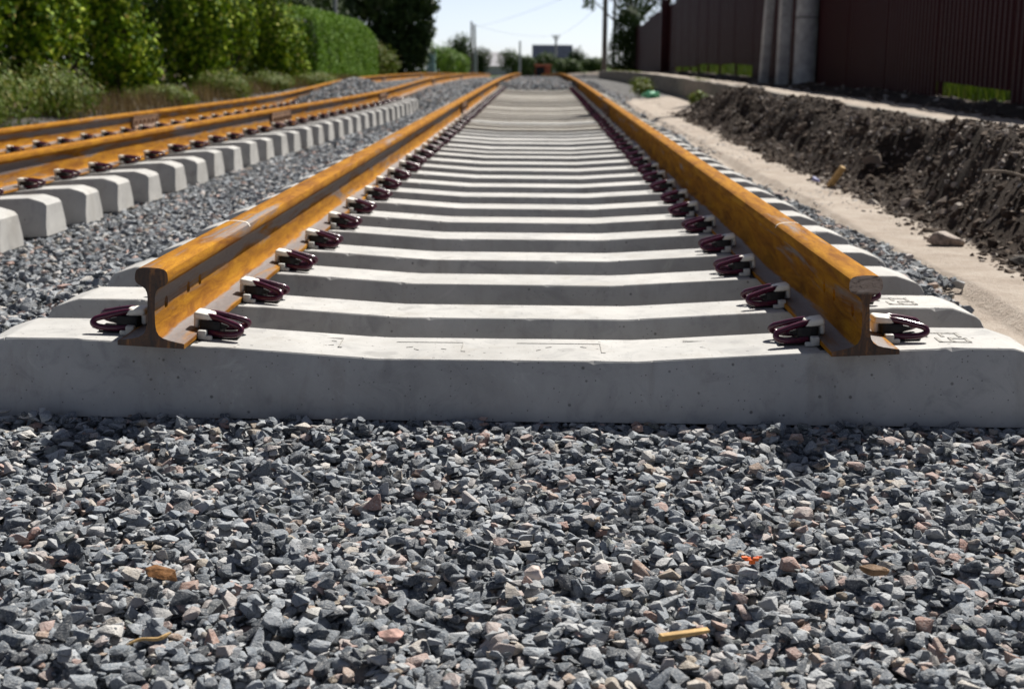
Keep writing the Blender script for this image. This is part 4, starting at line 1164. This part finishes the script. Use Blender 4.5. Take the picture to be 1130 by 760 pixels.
h = house(-6.7, 190, 3.4, 5, -0.7 - z1, 0.95 - z1, WHITEWALL, WHITEWALL, "distant white gabled house right of the double pole", True)
h.rotation_euler = (0, 0, -0.9)
z2 = gz(0.2, 118)
root = empty("shed", (0.2, 118, z2), "small rust red shed with a dark front at the crest between the rails", "shed")
bm = bmesh.new(); add_box(bm, (0, 0, 0.4), (1.25, 1.2, 1.0), 0.01); link("wall", bm_mesh("wall", bm), REDM, root)
bm = bmesh.new(); add_box(bm, (0, 0, 0.94), (1.4, 1.4, 0.06), 0.01); link("roof", bm_mesh("roof", bm), REDM, root)
bm = bmesh.new(); add_box(bm, (-0.2, -0.61, 0.4), (0.7, 0.05, 0.75), 0.0); link("door", bm_mesh("door", bm), DARKM, root)
z3 = gz(-5.9, 78)
root = empty("trackside_cabinet", (-5.85, 78, z3), "slim pale green cabinet standing in the bushes beyond the hedge", "cabinet")
bm = bmesh.new(); add_box(bm, (0, 0, 0.65), (0.42, 0.4, 1.4), 0.02); link("body", bm_mesh("body", bm), TEAL, root)
bm = bmesh.new(); add_box(bm, (0, 0, 1.38), (0.5, 0.48, 0.06), 0.01); link("lid", bm_mesh("lid", bm), TEAL, root)

# ------------------------------------------------------------------ small finds on the ground
def pebble(name, seed, loc, s, rot, col, label, cat, rough=0.7):
    V, T = stone_proto(17, 0.05, seed, 0.5)
    me = np_mesh(name, V * np.array(s), T); m_ = plain(name + "_surface", col, rough, 0.3, 0.0, 0.5, 60, 0.5)
    o = link(name, me, m_); o.location = loc; o.rotation_euler = rot
    return tag(o, label, cat)
def bpt(px, py, z):
    d = fw + rr * ((px - 565) / FPX) - uu * ((py - 380) / FPX); t = (z - cz) / d.z
    return Vector((cx, 0, cz)) + d * t
p = bpt(178, 626, -0.14); pebble("rusty_stone", 901, (p.x, p.y, -0.148), (0.030, 0.019, 0.012), (0.12, 0.1, -0.35), (0.20, 0.095, 0.035), "flat rust-stained stone lying on top of the gravel at lower left", "stone", 0.5)
p = bpt(965, 628, -0.15); pebble("brown_stone", 907, (p.x, p.y, -0.152), (0.024, 0.012, 0.015), (0.5, 0.0, -0.1), (0.19, 0.11, 0.055), "brown flat stone in the gravel at lower right", "stone")
p = bpt(432, 701, -0.15); pebble("pink_stone", 911, (p.x, p.y, -0.150), (0.021, 0.017, 0.016), (0.2, 0.2, 0.6), (0.33, 0.20, 0.17), "blocky pinkish stone in the foreground gravel, lower middle", "stone")
p = bpt(590, 632, -0.15); pebble("pale_stone", 915, (p.x, p.y, -0.150), (0.016, 0.014, 0.014), (0.3, 0.1, 0.3), (0.50, 0.42, 0.38), "whitish pink stone in the centre of the gravel", "stone")
p = bpt(930, 482, -0.15)
bm = bmesh.new()
add_box(bm, (0, 0, 0), (0.078, 0.009, 0.008), 0.0015, Matrix.Rotation(0.06, 3, 'Y'))
for v in bm.verts:
    v.co.y += 0.003 * math.sin(v.co.x * 90); v.co.z *= 1 - 0.35 * (v.co.x / 0.04)
o = link("wood_chip", bm_mesh("wood_chip", bm), WOOD); p = bpt(755, 698, -0.145); o.location = (p.x, p.y, -0.147); o.rotation_euler = (0.2, -0.06, 0.42)
tag(o, "split yellow wood chip lying on the gravel at bottom right of centre", "wood chip")
bm = bmesh.new()
for i in range(5): add_box(bm, (i * 0.006 - 0.014, 0.004 * math.sin(i * 2.0), 0.003 * math.cos(i * 1.7)), (0.010, 0.007, 0.004), 0.001, Matrix.Rotation(i * 0.7, 3, 'X'))
o = link("orange_scrap", bm_mesh("orange_scrap", bm), plain("orange_plastic", (0.75, 0.14, 0.02), 0.5, 0.3, 0, 0.2, 60, 0.1)); p = bpt(831, 619, -0.145); o.location = (p.x, p.y, -0.142)
tag(o, "small bright orange scrap in the gravel at right", "scrap")
bm = bmesh.new(); add_tube(bm, catmull([(-0.03, 0, 0), (-0.01, 0.004, 0.004), (0.012, 0, 0.003), (0.03, 0.006, 0.008)], 4), [0.001, 0.0016, 0.002, 0.0022, 0.0024, 0.0022, 0.0026, 0.0028, 0.0026, 0.003, 0.0028, 0.002, 0.001], 7)
o = link("twig", bm_mesh("twig", bm), WOOD); p = bpt(165, 711, -0.15); o.location = (p.x, p.y, -0.146); o.rotation_euler = (0, 0, 0.35)
tag(o, "tan twig among the stones at bottom left", "twig")
bm = bmesh.new(); add_box(bm, (0, 0, 0), (0.035, 0.03, 0.15), 0.006)
o = link("wood_splinter", bm_mesh("wood_splinter", bm), WOOD); p = bpt(922, 206, -0.085); o.location = (p.x, p.y, -0.03); o.rotation_euler = (0.5, 0.35, 0.3)
tag(o, "pale wood splinter stuck upright at the foot of the soil bank", "wood chip")
p = bpt(719, 109, -0.08)
bm = bmesh.new(); bmesh.ops.create_icosphere(bm, subdivisions=3, radius=1.0)
for v in bm.verts:
    q = v.co.copy(); k_ = 1 + 0.35 * math.sin(q.x * 5 + q.y * 3) * math.cos(q.z * 4 + q.y * 5); v.co = Vector((q.x * 0.14 * k_, q.y * 0.12 * k_, q.z * 0.07 * k_))
o = link("plastic_litter", bm_mesh("plastic_litter", bm), plain("green_plastic", (0.16, 0.50, 0.30), 0.4, 0.5, 0, 0.2, 20, 0.2), smooth=40); o.location = (p.x, p.y, gz(p.x, p.y) + 0.05)
tag(o, "crumpled green plastic litter on the stones below the far kerb", "litter")
p = bpt(1046, 264, -0.07); pebble("rubble_block", 931, (p.x, p.y, gz(p.x, p.y) + 0.02), (0.085, 0.06, 0.075), (0.1, 0.15, 0.2), (0.24, 0.19, 0.16), "pale rubble block at the foot of the soil bank, far right", "rubble")
p = bpt(1126, 290, -0.08); pebble("dark_clod", 935, (p.x, p.y, gz(p.x, p.y) + 0.015), (0.05, 0.04, 0.05), (0.3, 0.1, 0.5), (0.03, 0.024, 0.02), "single dark clod on the sand at the right edge", "clod", 0.9)
p = bpt(900, 201, -0.085); pebble("blue_scrap", 937, (p.x, p.y, gz(p.x, p.y) + 0.015), (0.03, 0.02, 0.03), (0.3, 0.4, 0.5), (0.20, 0.21, 0.42), "small bluish scrap on the sand beside the splinter", "scrap", 0.5)
bm = bmesh.new(); add_tube(bm, catmull([(-0.14, 0, 0), (-0.05, 0.01, 0.012), (0.05, -0.01, 0.005), (0.14, 0.01, 0.02)], 4), 0.006, 7)
p = bpt(1120, 224, 0.06); o = link("stick", bm_mesh("stick", bm), plain("grey_stick", (0.20, 0.165, 0.13), 0.9, 0.1, 0, 0.3, 30, 0.3)); o.location = (p.x, p.y, gz(p.x, p.y) + 0.035); o.rotation_euler = (0, 0.12, -0.4)
tag(o, "grey stick lying on the soil bank at the right edge", "stick")

# ------------------------------------------------------------------ light
SUN = Vector((0.47, 0.74, 1.0)).normalized()
EL = math.asin(SUN.z); AZ = math.atan2(SUN.x, SUN.y)
w = bpy.data.worlds.new("World"); SC.world = w; w.use_nodes = True
nt = w.node_tree; bg = nt.nodes["Background"]
sky = nt.nodes.new("ShaderNodeTexSky"); sky.sky_type = 'NISHITA'; sky.sun_disc = False
sky.sun_elevation = EL; sky.sun_rotation = AZ; sky.altitude = 100; sky.air_density = 0.4; sky.dust_density = 0.3; sky.ozone_density = 1.0
hs = nt.nodes.new("ShaderNodeHueSaturation"); hs.inputs["Saturation"].default_value = 0.62
tn = nt.nodes.new("ShaderNodeMix"); tn.data_type = 'RGBA'; tn.blend_type = 'MULTIPLY'; tn.inputs[0].default_value = 1.0; tn.inputs[7].default_value = (1.02, 1.0, 1.0, 1)
nt.links.new(sky.outputs[0], hs.inputs["Color"]); nt.links.new(hs.outputs[0], tn.inputs[6]); nt.links.new(tn.outputs[2], bg.inputs[0]); bg.inputs[1].default_value = 0.068
sl = bpy.data.lights.new("sun", 'SUN'); sl.energy = 5.0; sl.angle = math.radians(0.53); sl.color = (1.0, 0.955, 0.88)
so = bpy.data.objects.new("sun", sl); COL.objects.link(so); so.location = (10, 20, 25)
so.rotation_euler = (-SUN).to_track_quat('-Z', 'Y').to_euler()
SC.view_settings.view_transform = 'Standard'; SC.view_settings.look = 'None'; SC.view_settings.exposure = 0.84; SC.view_settings.gamma = 1.0
SC.cycles.max_bounces = 6; SC.cycles.diffuse_bounces = 3; SC.cycles.transparent_max_bounces = 4
try: SC.cycles.use_denoising = True
except Exception: pass
